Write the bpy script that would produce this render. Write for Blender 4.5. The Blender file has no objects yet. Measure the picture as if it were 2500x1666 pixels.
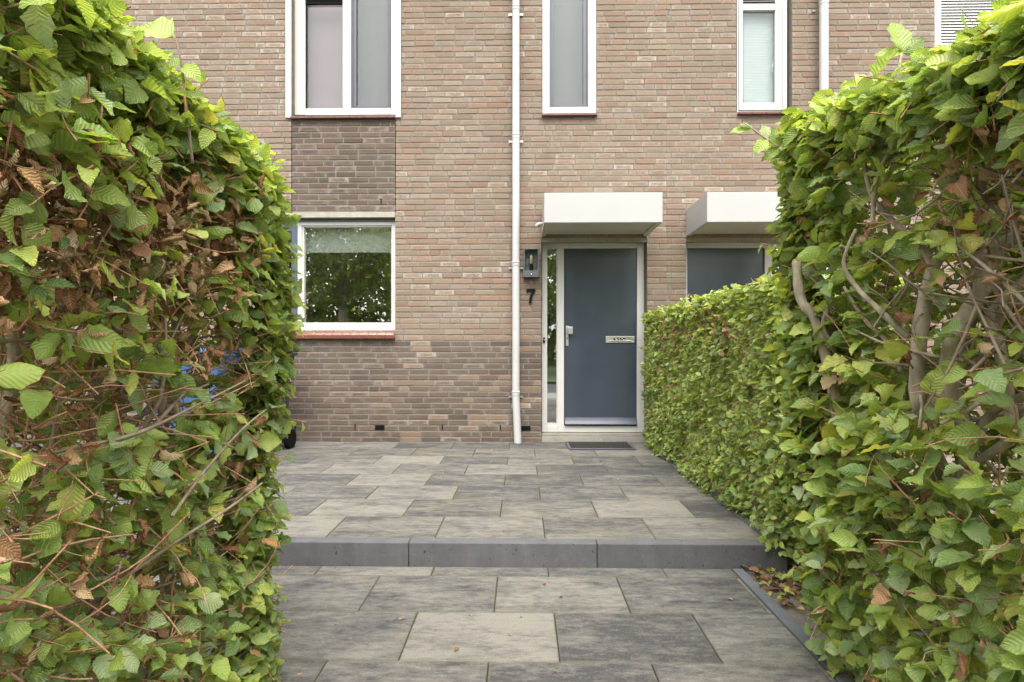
import bpy, bmesh, math, random
import numpy as np
from mathutils import Vector, Matrix
R = math.radians
random.seed(7); rng = np.random.default_rng(7)

# ------------------------------------------------------------------ camera, sky, sun, exposure
S = bpy.context.scene
CAMZ = 1.16; F = 1420.0; YAW = R(1.0); YW = 6.41      # eye height, focal length in photo pixels, wall plane
cam = bpy.data.objects.new('camera', bpy.data.cameras.new('camera')); S.collection.objects.link(cam)
cam.location = (0, 0, CAMZ); cam.rotation_euler = (R(90), 0, YAW)
cam.data.sensor_width = 36; cam.data.lens = F / 2500 * 36; cam.data.shift_y = 0.0068
cam.data.clip_start = 0.02; cam.data.clip_end = 500
S.camera = cam
S.cycles.max_bounces = 12; S.cycles.diffuse_bounces = 8; S.cycles.transmission_bounces = 8
S.view_settings.view_transform = 'Standard'; S.view_settings.look = 'None'
S.view_settings.gamma = 1; S.view_settings.exposure = 2.04
SUN_EL, SUN_AZ = R(52), R(205)            # light comes over the viewer's left shoulder
w = bpy.data.worlds.new("World"); S.world = w; w.use_nodes = True
nt = w.node_tree; bg = nt.nodes['Background']
sky = nt.nodes.new('ShaderNodeTexSky'); sky.sky_type = 'NISHITA'; sky.sun_disc = False
sky.sun_elevation = SUN_EL; sky.sun_rotation = SUN_AZ; sky.dust_density = 4; sky.air_density = 1.2
hs = nt.nodes.new('ShaderNodeHueSaturation'); hs.inputs['Saturation'].default_value = 0.22   # overcast: cloud takes most of the blue
tint = nt.nodes.new('ShaderNodeMixRGB'); tint.blend_type = 'MULTIPLY'; tint.inputs[0].default_value = 1
tint.inputs[2].default_value = (1.0, 1.0, 1.0, 1)
nt.links.new(sky.outputs[0], hs.inputs['Color']); nt.links.new(hs.outputs[0], tint.inputs[1])
nt.links.new(tint.outputs[0], bg.inputs['Color']); bg.inputs['Strength'].default_value = 0.15
sd = bpy.data.lights.new('sun', 'SUN'); sd.energy = 0.5; sd.angle = R(38); sd.color = (1.0, 0.97, 0.93)
so = bpy.data.objects.new('sun', sd); S.collection.objects.link(so)
sv = Vector((0.02, -0.52, 0.90))
so.rotation_euler = sv.to_track_quat('Z', 'Y').to_euler()
sky.sun_elevation = math.asin(sv.normalized().z); sky.sun_rotation = math.atan2(sv.x, sv.y) % (2 * math.pi)

# ------------------------------------------------------------------ helpers
def FX(px, Y=YW):
    u = (px - 1250) / F; c, s = math.cos(YAW), math.sin(YAW)
    return Y * (u * c - s) / (u * s + c)
def FZ(py, Y=YW, px=1250):
    u = (px - 1250) / F
    return CAMZ + Y * (850 - py) / F / (u * math.sin(YAW) + math.cos(YAW))
def P(px, py, Y): return Vector((FX(px, Y), Y, FZ(py, Y, px)))

def tag(o, label=None, cat=None, group=None, kind=None):
    if label: o['label'] = label
    if cat: o['category'] = cat
    if group: o['group'] = group
    if kind: o['kind'] = kind
    return o
def empty(name, loc=(0, 0, 0)):
    o = bpy.data.objects.new(name, None); S.collection.objects.link(o); o.location = loc
    bpy.context.view_layer.update(); return o
def link(me, name, mat, parent=None, bevel=0, smooth=False):
    o = bpy.data.objects.new(name, me); S.collection.objects.link(o)
    if mat: me.materials.append(mat)
    if parent is not None:
        o.parent = parent; o.matrix_parent_inverse = WM(parent).inverted()
    if smooth: me.polygons.foreach_set('use_smooth', [True] * len(me.polygons))
    if bevel:
        m = o.modifiers.new('bevel', 'BEVEL'); m.width = bevel; m.segments = 2; m.limit_method = 'ANGLE'
    return o
def WM(o):
    m = Matrix.LocRotScale(o.location, o.rotation_euler, o.scale)
    return WM(o.parent) @ o.matrix_parent_inverse @ m if o.parent else m

class MB:
    def __init__(s): s.v = []; s.f = []
    def box(s, x0, x1, y0, y1, z0, z1):
        if x0 > x1: x0, x1 = x1, x0
        if z0 > z1: z0, z1 = z1, z0
        if y0 > y1: y0, y1 = y1, y0
        b = len(s.v)
        s.v += [(x0,y0,z0),(x1,y0,z0),(x1,y1,z0),(x0,y1,z0),(x0,y0,z1),(x1,y0,z1),(x1,y1,z1),(x0,y1,z1)]
        s.f += [(b,b+3,b+2,b+1),(b+4,b+5,b+6,b+7),(b,b+1,b+5,b+4),(b+1,b+2,b+6,b+5),(b+2,b+3,b+7,b+6),(b+3,b,b+4,b+7)]
        return s
    def pbox(s, px0, py0, px1, py1, Y, d):          # rectangle measured on the facade plane Y, d deep
        return s.box(FX(px0, Y), FX(px1, Y), Y, Y + d, FZ(py1, Y, (px0+px1)/2), FZ(py0, Y, (px0+px1)/2))
    def prism(s, prof, x0, x1):                     # (y,z) outline swept along x
        b = len(s.v); n = len(prof)
        s.v += [(x0, y, z) for y, z in prof] + [(x1, y, z) for y, z in prof]
        s.f += [tuple(range(b, b+n))[::-1], tuple(range(b+n, b+2*n))]
        s.f += [(b+i, b+(i+1) % n, b+n+(i+1) % n, b+n+i) for i in range(n)]
        return s
    def tube(s, pts, rad, n=8, cap=True):
        pts = [Vector(p) for p in pts]
        if not hasattr(rad, '__len__'): rad = [rad] * len(pts)
        b = len(s.v); ref = None
        for i, p in enumerate(pts):
            d = (pts[min(i+1, len(pts)-1)] - pts[max(i-1, 0)]).normalized()
            if ref is None: ref = d.orthogonal().normalized()
            ref = (ref - d * ref.dot(d)).normalized(); q = d.cross(ref)
            for k in range(n):
                a = 2 * math.pi * k / n
                s.v.append(tuple(p + (ref * math.cos(a) + q * math.sin(a)) * rad[i]))
        for i in range(len(pts)-1):
            for k in range(n):
                a, c = b + i*n + k, b + i*n + (k+1) % n
                s.f.append((a, c, c+n, a+n))
        if cap:
            s.f.append(tuple(range(b, b+n))[::-1]); e = b + (len(pts)-1)*n; s.f.append(tuple(range(e, e+n)))
        return s
    def lathe(s, c, prof, n=20):
        b = len(s.v)
        for r, z in prof:
            for k in range(n):
                a = 2*math.pi*k/n; s.v.append((c[0]+r*math.cos(a), c[1]+r*math.sin(a), c[2]+z))
        for i in range(len(prof)-1):
            for k in range(n):
                s.f.append((b+i*n+k, b+i*n+(k+1) % n, b+(i+1)*n+(k+1) % n, b+(i+1)*n+k))
        s.f.append(tuple(range(b, b+n))[::-1]); e = b+(len(prof)-1)*n; s.f.append(tuple(range(e, e+n)))
        return s
    def build(s, name, mat, parent=None, bevel=0, smooth=False):
        me = bpy.data.meshes.new(name); me.from_pydata(s.v, [], s.f); me.update()
        return link(me, name, mat, parent, bevel, smooth)

def np_mesh(name, V, Q, mat, parent=None, col=None, uv=None, smooth=False):
    """V (n,3), Q (m,4) quads, col (n,4) per vertex, uv (n,2) per vertex"""
    me = bpy.data.meshes.new(name)
    me.vertices.add(len(V)); me.vertices.foreach_set('co', np.asarray(V, 'f').ravel())
    Q = np.asarray(Q, 'i'); m, k = Q.shape
    me.loops.add(m*k); me.loops.foreach_set('vertex_index', Q.ravel())
    me.polygons.add(m); me.polygons.foreach_set('loop_start', np.arange(0, m*k, k, dtype='i'))
    me.polygons.foreach_set('loop_total', np.full(m, k, 'i'))
    if smooth: me.polygons.foreach_set('use_smooth', np.ones(m, bool))
    if uv is not None:
        l = me.uv_layers.new(name='uv'); l.data.foreach_set('uv', np.asarray(uv, 'f')[Q.ravel()].ravel())
    if col is not None:
        a = me.color_attributes.new('col', 'FLOAT_COLOR', 'POINT'); a.data.foreach_set('color', np.asarray(col, 'f').ravel())
    me.update(calc_edges=True)
    return link(me, name, mat, parent)

# ------------------------------------------------------------------ materials
class N:
    def __init__(s, name):
        s.m = bpy.data.materials.new(name); s.m.use_nodes = True; s.t = s.m.node_tree
        s.b = s.t.nodes['Principled BSDF']; s.out = s.t.nodes['Material Output']
    def n(s, typ, **kw):
        x = s.t.nodes.new('ShaderNode' + typ)
        for k, v in kw.items():
            if k.startswith('i_'): x.inputs[k[2:]].default_value = v
            else: setattr(x, k, v)
        return x
    def l(s, a, b): s.t.links.new(a, b)
    def coord(s, kind='Object', scale=(1, 1, 1)):
        t = s.n('TexCoord'); mp = s.n('Mapping'); mp.inputs['Scale'].default_value = scale
        s.l(t.outputs[kind], mp.inputs[0]); return mp.outputs[0]
    def noise(s, vec, scale, detail=4, rough=0.6):
        x = s.n('TexNoise'); x.inputs['Scale'].default_value = scale; x.inputs['Detail'].default_value = detail
        x.inputs['Roughness'].default_value = rough; s.l(vec, x.inputs['Vector']); return x.outputs[0]
    def ramp(s, fac, a, b, ca=(0, 0, 0, 1), cb=(1, 1, 1, 1)):
        r = s.n('ValToRGB'); r.color_ramp.elements[0].position = a; r.color_ramp.elements[1].position = b
        r.color_ramp.elements[0].color = ca; r.color_ramp.elements[1].color = cb; s.l(fac, r.inputs[0]); return r.outputs[0]
    def mix(s, fac, a, b, mode='MIX'):
        x = s.n('MixRGB', blend_type=mode)
        for i, v in enumerate((fac, a, b)):
            if hasattr(v, 'is_linked'): s.l(v, x.inputs[i])
            elif i == 0: x.inputs[0].default_value = v
            else: x.inputs[i].default_value = (*v, 1) if len(v) == 3 else v
        return x.outputs[0]
    def math(s, op, a, b=0.0, clamp=False):
        x = s.n('Math', operation=op, use_clamp=clamp)
        for i, v in enumerate((a, b)):
            if hasattr(v, 'is_linked'): s.l(v, x.inputs[i])
            else: x.inputs[i].default_value = v
        return x.outputs[0]
    def bump(s, h, strength, dist=0.01):
        x = s.n('Bump'); x.inputs['Strength'].default_value = strength; x.inputs['Distance'].default_value = dist
        s.l(h, x.inputs['Height']); s.l(x.outputs[0], s.b.inputs['Normal']); return x.outputs[0]

def simple(name, col, rough=0.5, metal=0, var=0.12, scale=9, bump=0.0, spec=0.5):
    m = N(name); v = m.coord()
    f = m.noise(v, scale, 5)
    c2 = tuple(c * (1 - var) for c in col); c1 = tuple(min(1, c * (1 + var * 0.5)) for c in col)
    m.l(m.mix(m.ramp(f, .3, .7), c2, c1), m.b.inputs['Base Color'])
    m.b.inputs['Roughness'].default_value = rough; m.b.inputs['Metallic'].default_value = metal
    m.b.inputs['Specular IOR Level'].default_value = spec
    if bump: m.bump(m.noise(v, scale * 12, 3), bump, 0.002)
    return m.m

def brick_mat():
    m = N('brick'); a = m.n('Attribute', attribute_name='col'); v = m.coord()
    n1 = m.noise(v, 38, 5, .7); n2 = m.noise(v, 160, 4, .7); n3 = m.noise(v, 1.3, 4)
    base = m.mix(m.ramp(n1, .35, .75), a.outputs['Color'], m.mix(1.0, a.outputs['Color'], (1.10, .885, .78), 'MULTIPLY'))
    base = m.mix(m.math('MULTIPLY', m.ramp(n2, .5, .8), .28), base, m.mix(1, base, (.6, .58, .56), 'MULTIPLY'))
    # pale salts along the rim of each brick
    uv = m.n('UVMap', uv_map='uv'); sx = m.n('SeparateXYZ'); m.l(uv.outputs[0], sx.inputs[0])
    ex = m.math('ABSOLUTE', m.math('SUBTRACT', sx.outputs[0], .5)); ey = m.math('ABSOLUTE', m.math('SUBTRACT', sx.outputs[1], .5))
    rim = m.math('MAXIMUM', m.math('MULTIPLY', ex, 1.06), ey)
    rim = m.math('ADD', rim, m.math('MULTIPLY', m.math('SUBTRACT', m.noise(v, 30, 3), .5), .3))
    rim = m.ramp(rim, .28, .52)
    eff = m.math('MULTIPLY', m.math('ADD', m.math('MULTIPLY', rim, .75), m.math('MULTIPLY', m.ramp(n1, .45, .7), .5)), a.outputs['Alpha'], True)
    base = m.mix(eff, base, (.36, .31, .255))
    base = m.mix(m.math('MULTIPLY', m.ramp(n3, .35, .7), .16), base, (.25, .22, .17))
    vs = m.coord('Object', (1, 1, .16))
    base = m.mix(m.math('MULTIPLY', m.ramp(m.noise(vs, 3.2, 5), .52, .75), .30), base, m.mix(1, base, (.66, .64, .60), 'MULTIPLY'))
    base = m.mix(m.math('MULTIPLY', m.ramp(m.noise(v, .8, 3), .5, .7), .35), base, m.mix(1, base, (1.12, 1.1, 1.05), 'MULTIPLY'))
    m.l(base, m.b.inputs['Base Color']); m.b.inputs['Roughness'].default_value = .9; m.b.inputs['Specular IOR Level'].default_value = .2
    m.bump(m.math('ADD', n2, n1), .5, .004)
    return m.m
def slab_mat():
    m = N('paving_slab'); a = m.n('Attribute', attribute_name='col'); tc = m.n('TexCoord')
    off = m.n('VectorMath', operation='SCALE'); off.inputs['Scale'].default_value = 7.0; m.l(a.outputs['Color'], off.inputs[0])
    ad = m.n('VectorMath', operation='ADD'); m.l(tc.outputs['Object'], ad.inputs[0]); m.l(off.outputs[0], ad.inputs[1])
    mp = m.n('Mapping'); mp.inputs['Scale'].default_value = (1, 2.7, 1); m.l(ad.outputs[0], mp.inputs[0])
    s1 = m.noise(mp.outputs[0], 2.6, 8, .72); s2 = m.noise(mp.outputs[0], 13, 8, .8)
    f = m.math('ADD', m.math('MULTIPLY', s1, .5), m.math('MULTIPLY', s2, .5))
    f = m.math('ADD', f, m.math('MULTIPLY', m.math('SUBTRACT', a.outputs['Alpha'], .5), .17))
    c = m.ramp(f, .41, .60, (.055, .052, .050, 1), (.20, .187, .153, 1))
    g = m.noise(m.coord(), 150, 4, .9); g2 = m.noise(m.coord(), 48, 5, .9)
    c = m.mix(m.math('MULTIPLY', m.ramp(g, .44, .60), .6), c, m.mix(1, c, (.55, .55, .56), 'MULTIPLY'))
    c = m.mix(m.math('MULTIPLY', m.ramp(g2, .54, .66), .38), c, (.22, .20, .165))
    st = m.ramp(m.noise(m.coord(), 1.7, 4), .58, .78)
    c = m.mix(m.math('MULTIPLY', st, .38), c, (.22, .20, .095))
    # moss and dirt gathering along the joints
    uv = m.n('UVMap', uv_map='uv'); sx = m.n('SeparateXYZ'); m.l(uv.outputs[0], sx.inputs[0])
    ex = m.math('ABSOLUTE', m.math('SUBTRACT', sx.outputs[0], .5)); ey = m.math('ABSOLUTE', m.math('SUBTRACT', sx.outputs[1], .5))
    e = m.math('MAXIMUM', m.math('ADD', m.math('MULTIPLY', ex, 1.5), -.25), ey)
    e = m.math('ADD', e, m.math('MULTIPLY', m.math('SUBTRACT', m.noise(m.coord(), 9, 4), .5), .06))
    c = m.mix(m.math('MULTIPLY', m.ramp(e, .483, .503), .6), c, (.10, .095, .06))
    m.l(c, m.b.inputs['Base Color']); m.b.inputs['Roughness'].default_value = .82; m.b.inputs['Specular IOR Level'].default_value = .3
    m.bump(g, .45, .002)
    return m.m
def leaf_mat(name, trans=.47, rough=.40, veins=True, dead=False):
    m = N(name); a = m.n('Attribute', attribute_name='col'); v = m.coord()
    n1 = m.noise(v, 22, 3)
    base = m.mix(m.ramp(n1, .35, .7), a.outputs['Color'], m.mix(1, a.outputs['Color'], (.72, .82, .6), 'MULTIPLY'))
    uv = m.n('UVMap', uv_map='uv'); sx = m.n('SeparateXYZ'); m.l(uv.outputs[0], sx.inputs[0])
    ax = m.math('ABSOLUTE', m.math('SUBTRACT', sx.outputs[0], .5))       # 0 at the midrib, .5 at the margin
    t = m.math('SUBTRACT', m.math('MULTIPLY', sx.outputs[1], 9.0), m.math('MULTIPLY', ax, 4.5))
    tri = m.math('ABSOLUTE', m.math('SUBTRACT', m.math('FRACT', t), .5))
    side = m.ramp(tri, .40, .5); mid = m.ramp(ax, .012, .05, (1, 1, 1, 1), (0, 0, 0, 1))
    vein = m.math('MAXIMUM', m.math('MULTIPLY', side, .5), mid)
    if veins: base = m.mix(m.math('MULTIPLY', vein, .5), base, (.38, .44, .17) if not dead else (.42, .24, .10))
    # scorched tips and margins on some leaves
    sc = m.math('ADD', m.math('MULTIPLY', ax, 1.1), m.math('MULTIPLY', m.math('SUBTRACT', sx.outputs[1], .45), .9))
    sc = m.math('ADD', sc, m.math('SUBTRACT', m.noise(v, 30, 3), .5))
    sc = m.math('MULTIPLY', m.ramp(m.math('ADD', sc, m.math('MULTIPLY', m.math('SUBTRACT', a.outputs['Alpha'], 1), .9)), .55, .68), 1)
    if not dead: base = m.mix(sc, base, (.30, .15, .055))
    m.l(base, m.b.inputs['Base Color']); m.b.inputs['Roughness'].default_value = rough
    m.b.inputs['Specular IOR Level'].default_value = .42
    bn = m.bump(m.math('ADD', m.math('MULTIPLY', tri, 1.0), m.math('MULTIPLY', n1, .3)), .9, .003)
    tr = m.n('BsdfTranslucent'); m.l(m.mix(1, base, (1.25, 1.2, .5), 'MULTIPLY'), tr.inputs[0]); m.l(bn, tr.inputs['Normal'])
    mx = m.n('MixShader'); mx.inputs[0].default_value = trans
    m.l(m.b.outputs[0], mx.inputs[1]); m.l(tr.outputs[0], mx.inputs[2]); m.l(mx.outputs[0], m.out.inputs[0])
    return m.m
def bark_mat(name, a, b, scale=30):
    m = N(name); v = m.coord(); v2 = m.coord('Object', (1, 1, .35))
    n1 = m.noise(v2, scale, 5); n2 = m.noise(v, scale * 4, 3)
    c = m.mix(m.ramp(n1, .35, .65), a, b)
    c = m.mix(m.math('MULTIPLY', m.ramp(m.noise(v, 9, 3), .55, .7), .5), c, (.17, .19, .09))
    c = m.mix(m.math('MULTIPLY', m.ramp(n2, .6, .75), .5), c, (.05, .04, .03))
    m.l(c, m.b.inputs['Base Color']); m.b.inputs['Roughness'].default_value = .85
    m.bump(m.math('ADD', n1, n2), .6, .003); return m.m
def glass_mat(name, refl=.12, tint=(.95, .97, .95)):
    m = N(name); lw = m.n('LayerWeight'); lw.inputs[0].default_value = .5
    fac = m.math('ADD', refl, m.math('MULTIPLY', m.math('POWER', lw.outputs['Facing'], 4.0), 1 - refl), True)
    g = m.n('BsdfGlossy'); g.inputs['Roughness'].default_value = 0.0; g.inputs[0].default_value = (.95, .97, .95, 1)
    bn = m.n('Bump'); bn.inputs['Strength'].default_value = .02; bn.inputs['Distance'].default_value = .02
    m.l(m.noise(m.coord(), 2.5, 1), bn.inputs['Height']); m.l(bn.outputs[0], g.inputs['Normal'])
    t = m.n('BsdfTransparent'); t.inputs[0].default_value = (*tint, 1)
    mx = m.n('MixShader'); m.l(fac, mx.inputs[0]); m.l(t.outputs[0], mx.inputs[1]); m.l(g.outputs[0], mx.inputs[2])
    m.l(mx.outputs[0], m.out.inputs[0]); return m.m
def soil_mat():
    m = N('soil'); v = m.coord()
    n1 = m.noise(v, 4, 5); n2 = m.noise(v, 60, 6, .8)
    c = m.mix(m.ramp(n1, .35, .65), (.15, .115, .09), (.22, .18, .145)); c = m.mix(m.ramp(n2, .5, .72), c, (.075, .05, .038))
    m.l(c, m.b.inputs['Base Color']); m.b.inputs['Roughness'].default_value = .95; m.bump(n2, .9, .012); return m.m
def concrete(name, col, streak=True):
    m = N(name); v = m.coord(); vs = m.coord('Object', (1, 1, .12))
    c = m.mix(m.ramp(m.noise(v, 7, 6, .7), .3, .7), tuple(x*.82 for x in col), tuple(x*1.12 for x in col))
    if streak: c = m.mix(m.math('MULTIPLY', m.ramp(m.noise(vs, 16, 4), .45, .68), .4), c, tuple(x*1.35 for x in col))
    c = m.mix(m.math('MULTIPLY', m.ramp(m.noise(v, 140, 3, .8), .52, .68), .35), c, tuple(x*.45 for x in col))
    c = m.mix(m.math('MULTIPLY', m.ramp(m.noise(v, 2.3, 6, .75), .45, .62), .5), c, tuple(x*.72 for x in col))
    c = m.mix(m.math('MULTIPLY', m.ramp(m.noise(v, 19, 5, .8), .55, .66), .35), c, tuple(x*1.5 for x in col))
    h = m.ramp(m.noise(v, 45, 2, .5), .69, .73, (1, 1, 1, 1), (0, 0, 0, 1))
    c = m.mix(m.math('SUBTRACT', 1, h), c, tuple(x*.3 for x in col))
    m.l(c, m.b.inputs['Base Color']); m.b.inputs['Roughness'].default_value = .85
    m.bump(m.math('ADD', h, m.math('MULTIPLY', m.noise(v, 200, 3), .3)), .35, .003); return m.m

M = dict(
    brick=brick_mat(), mortar=simple('mortar', (.175, .16, .13), .95, var=.25, scale=25, bump=.6, spec=.1),
    white=simple('cream_white_paint', (.48, .468, .43), .35, var=.05, scale=3),
    canopy=simple('white_lacquer', (.345, .34, .32), .4, var=.03, scale=2),
    under=simple('canopy_underside', (.50, .48, .42), .5, var=.06, scale=2),
    pipe=simple('white_plastic', (.42, .41, .395), .32, var=.06, scale=6),
    slab=slab_mat(), soil=soil_mat(),
    kerb=concrete('kerb_concrete', (.095, .093, .094)), edge=concrete('edging_concrete', (.11, .114, .118), False),
    lintel=concrete('lintel_concrete', (.31, .285, .23)), dstep=concrete('step_stone', (.26, .24, .20), False),
    tile=simple('red_sill_tile', (.165, .062, .040), .3, var=.25, scale=14), tjoint=simple('tile_grout', (.17, .145, .12), .9),
    dtile=simple('dark_red_sill_tile', (.115, .042, .03), .5, var=.3, scale=14),
    door=None, blue=simple('blue_grey_paint', (.065, .085, .13), .3, var=.1, scale=4),
    metal=simple('brushed_aluminium', (.55, .54, .51), .35, .85, var=.08),
    charcoal=simple('charcoal_metal', (.085, .085, .095), .45, .2, var=.1),
    black=simple('black_plastic', (.006, .006, .0065), .8, var=.2, spec=.12), matm=simple('black_rubber', (.028, .026, .02), .85, var=.4, scale=40),
    greyf=simple('grey_aluminium_frame', (.085, .085, .095), .4, .2, var=.1),
    glass=glass_mat('window_glass', .32), uglass=glass_mat('upstairs_glass', .035), dglass=glass_mat('lamp_glass', .03),
    blind=simple('roller_blind_fabric', (.55, .57, .56), .8, var=.05, scale=3), room=simple('room_wall', (.42, .37, .29), .9, var=.2, scale=.8),
    curtain=simple('sheer_curtain', (.16, .108, .125), .9, var=.06, scale=5), screen=simple('insect_screen', (.062, .052, .057), .8, var=.12, scale=8),
    pale=simple('pale_pleated_blind', (.31, .345, .35), .8, var=.04, scale=3), 
    bark=bark_mat('beech_bark', (.17, .14, .09), (.38, .32, .215)), bough=bark_mat('dark_bough_bark', (.14, .10, .065), (.27, .21, .14)), twig=bark_mat('red_brown_twig', (.30, .125, .065), (.44, .27, .155), 60),
    wood=simple('fresh_cut_wood', (.52, .33, .18), .8, var=.2, scale=60),
    leaf=leaf_mat('beech_leaf'), dead=leaf_mat('withered_leaf', .15, .7, True, True),
    binblue=simple('blue_plastic', (.045, .10, .22), .4, var=.1), bindark=simple('dark_grey_plastic', (.035, .037, .04), .45, var=.15),
    ink=simple('white_print', (.7, .7, .7), .6), asphalt=simple('asphalt', (.05, .05, .05), .9, var=.2, scale=60),
    grass=simple('grass_verge', (.06, .10, .03), .95, var=.4, scale=15), paver=simple('pavement_tiles', (.24, .23, .21), .9, var=.15, scale=20),
    wboard=simple('satin_grey_blue_paint', (.036, .045, .064), .42, var=.1), gold=simple('amber_bulb_glass', (.30, .22, .12), .15, var=.1),
)
def door_mat():
    m = N('dark_blue_grey_door_paint'); v = m.coord(); vs = m.coord('Object', (1, 1, .2))
    c = m.mix(m.ramp(m.noise(v, 1.4, 3), .35, .65), (.033, .042, .060), (.043, .052, .072))
    m.l(c, m.b.inputs['Base Color']); m.b.inputs['Roughness'].default_value = .23
    m.l(m.ramp(m.noise(vs, 6, 4), .3, .8, (.13,)*3 + (1,), (.26,)*3 + (1,)), m.b.inputs['Roughness'])
    m.b.inputs['Specular IOR Level'].default_value = .85; m.b.inputs['Coat Weight'].default_value = .25; m.b.inputs['Coat Roughness'].default_value = .2
    m.bump(m.noise(vs, 3, 3), .12, .01); return m.m
M['door'] = door_mat()

# ------------------------------------------------------------------ ground
PZ = 0.126                                        # patio level; the lower path is z = 0
def sheet(name, x0, x1, y0, y1, z, mat, th=.02):
    return tag(MB().box(x0, x1, y0, y1, z - th, z).build(name, mat), kind='structure')
sheet('soil', -60, 60, -.35, 30, -.018, M['soil'], .3)
sheet('pavement', -60, 60, -2.2, -.35, -.01, M['paver'], .3)
sheet('road', -60, 60, -7.5, -2.2, -.09, M['asphalt'], .2)
sheet('grass', -60, 60, -90, -7.5, -.02, M['grass'], .3)
sheet('garden_soil', 1.39, 9, 3.12, YW - .01, PZ - .02, M['soil'], .1)

def slabs(name, rows, z, tones, th=.05, L=.6):
    """rows of slabs; each slab a chamfered block with its own tint"""
    V, Q, C, U = [], [], [], []
    def quad(p, uv, col):
        b = len(V); V.extend(p); U.extend(uv); C.extend([col]*4); Q.append((b, b+1, b+2, b+3))
    for (y0, y1, off, x0, x1) in rows:
        k = math.floor((x0 - off) / L); 
        while off + k * L < x1 - .01:
            a, b = max(off + k*L, x0), min(off + (k+1)*L, x1); k += 1
            if b - a < .015: continue
            g, c = .0016, .0035; zz = z + random.uniform(-.0012, .0012)
            A, B, D, E = a+g, b-g, y0+g, y1-g
            tone = tones(a, (y0+y1)/2); col = (random.random(), random.random(), random.random(), tone)
            quad([(A+c,D+c,zz),(B-c,D+c,zz),(B-c,E-c,zz),(A+c,E-c,zz)], [(0,0),(1,0),(1,1),(0,1)], col)
            quad([(A,D,zz-c),(B,D,zz-c),(B-c,D+c,zz),(A+c,D+c,zz)], [(0,0),(1,0),(1,0),(0,0)], col)
            quad([(B,D,zz-c),(B,E,zz-c),(B-c,E-c,zz),(B-c,D+c,zz)], [(1,0),(1,1),(1,1),(1,0)], col)
            quad([(B,E,zz-c),(A,E,zz-c),(A+c,E-c,zz),(B-c,E-c,zz)], [(1,1),(0,1),(0,1),(1,1)], col)
            quad([(A,E,zz-c),(A,D,zz-c),(A+c,D+c,zz),(A+c,E-c,zz)], [(0,1),(0,0),(0,0),(0,1)], col)
            for (p, q) in (((A,D),(B,D)), ((B,D),(B,E)), ((B,E),(A,E)), ((A,E),(A,D))):
                quad([(p[0],p[1],zz-th),(q[0],q[1],zz-th),(q[0],q[1],zz-c),(p[0],p[1],zz-c)], [(0,0),(1,0),(1,0),(0,0)], col)
    return tag(np_mesh(name, np.array(V), Q, M['slab'], col=np.array(C), uv=np.array(U)), kind='structure')
known = {}
def tones_up(x, y):
    t = {(0, -.47): .62, (0, -1.07): .45, (0, .13): .42, (0, .73): .66, (0, -1.67): .85,
         (1, -.13): .50, (1, .46): .90, (1, -.73): .25, (1, -1.33): .72, (1, 1.06): .12,
         (2, -.475): .2, (2, -1.08): .62, (2, .125): .3, (2, .725): .55, (2, -1.67): .4,
         (3, -.735): .3, (3, -.135): .22, (3, .465): .25, (3, -1.335): .8, (3, 1.06): .45,
         (4, -.48): .68, (4, .12): .12, (4, -1.08): .42, (4, .72): .1, (4, -1.68): .7,
         (5, -.735): .3, (5, -.135): .55, (5, -1.335): .85, (5, .465): .2,
         (6, -.48): .5, (6, .12): .45, (6, -1.08): .35, (6, .72): .75,
         (7, -.75): .2, (7, -1.35): .15, (7, -.15): .12, (7, .45): .05}
    r = int((y - 3.16) / .4)
    for (rr, xx), v in t.items():
        if rr == r and abs(xx - x) < .05: return v
    return random.uniform(.15, .8)
def tones_low(x, y):
    t = {(0, -.124): .6, (0, -.724): .42, (0, .476): .38, (0, -1.32): .55,
         (1, -.46): .92, (1, .14): .12, (1, .74): .62, (1, -1.06): .5,
         (2, -.72): .45, (2, -.12): .3, (2, .48): .45}
    r = int((2.953 - y) / .4)
    if y < 2.95:
        for (rr, xx), v in t.items():
            if rr == r and abs(xx - x) < .05: return v
    return random.uniform(.2, .75)
slabs('patio', [(3.16 + .4*i, min(3.56 + .4*i, YW - .004), .125 if i % 2 == 0 else .465, -6, 1.325) for i in range(9)], PZ, tones_up)
rows = [(2.953, 3.078, .135, -6, 1.098)]
for i in range(7):
    y1 = 2.953 - .4*i; x0 = -6 if y1 > 2.3 else -1.0
    rows.append((y1 - .4, y1, .476 if i % 2 == 0 else .14, x0, 1.098))
slabs('path', rows, 0, tones_low)
sheet('path_bed', -6, 1.098, 2.0, 3.08, -.012, M['matm'], .005)
sheet('path_joint_bed', -1.0, 1.098, .16, 1.998, -.012, M['matm'], .005)
sheet('patio_bed', -6, 1.325, 3.17, YW - .006, PZ - .014, M['matm'], .1)
# step kerb: metre-long concrete blocks across the path
for i in range(8):
    x1 = 1.395 - i
    o = MB().box(x1 - .997, x1, 3.08, 3.158, -.2, PZ + .001).build('step_kerb', M['kerb'], bevel=.006)
    tag(o, kind='structure')
tag(MB().box(1.327, 1.39, 3.16, YW - .02, -.1, PZ + .002).build('patio_edging', M['edge'], bevel=.004), kind='structure')
for i in range(3):
    y1 = 3.07 - i
    tag(MB().box(1.101, 1.156, y1 - .997, y1, -.15, .004).build('path_edging', M['edge'], bevel=.004), kind='structure')

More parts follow.
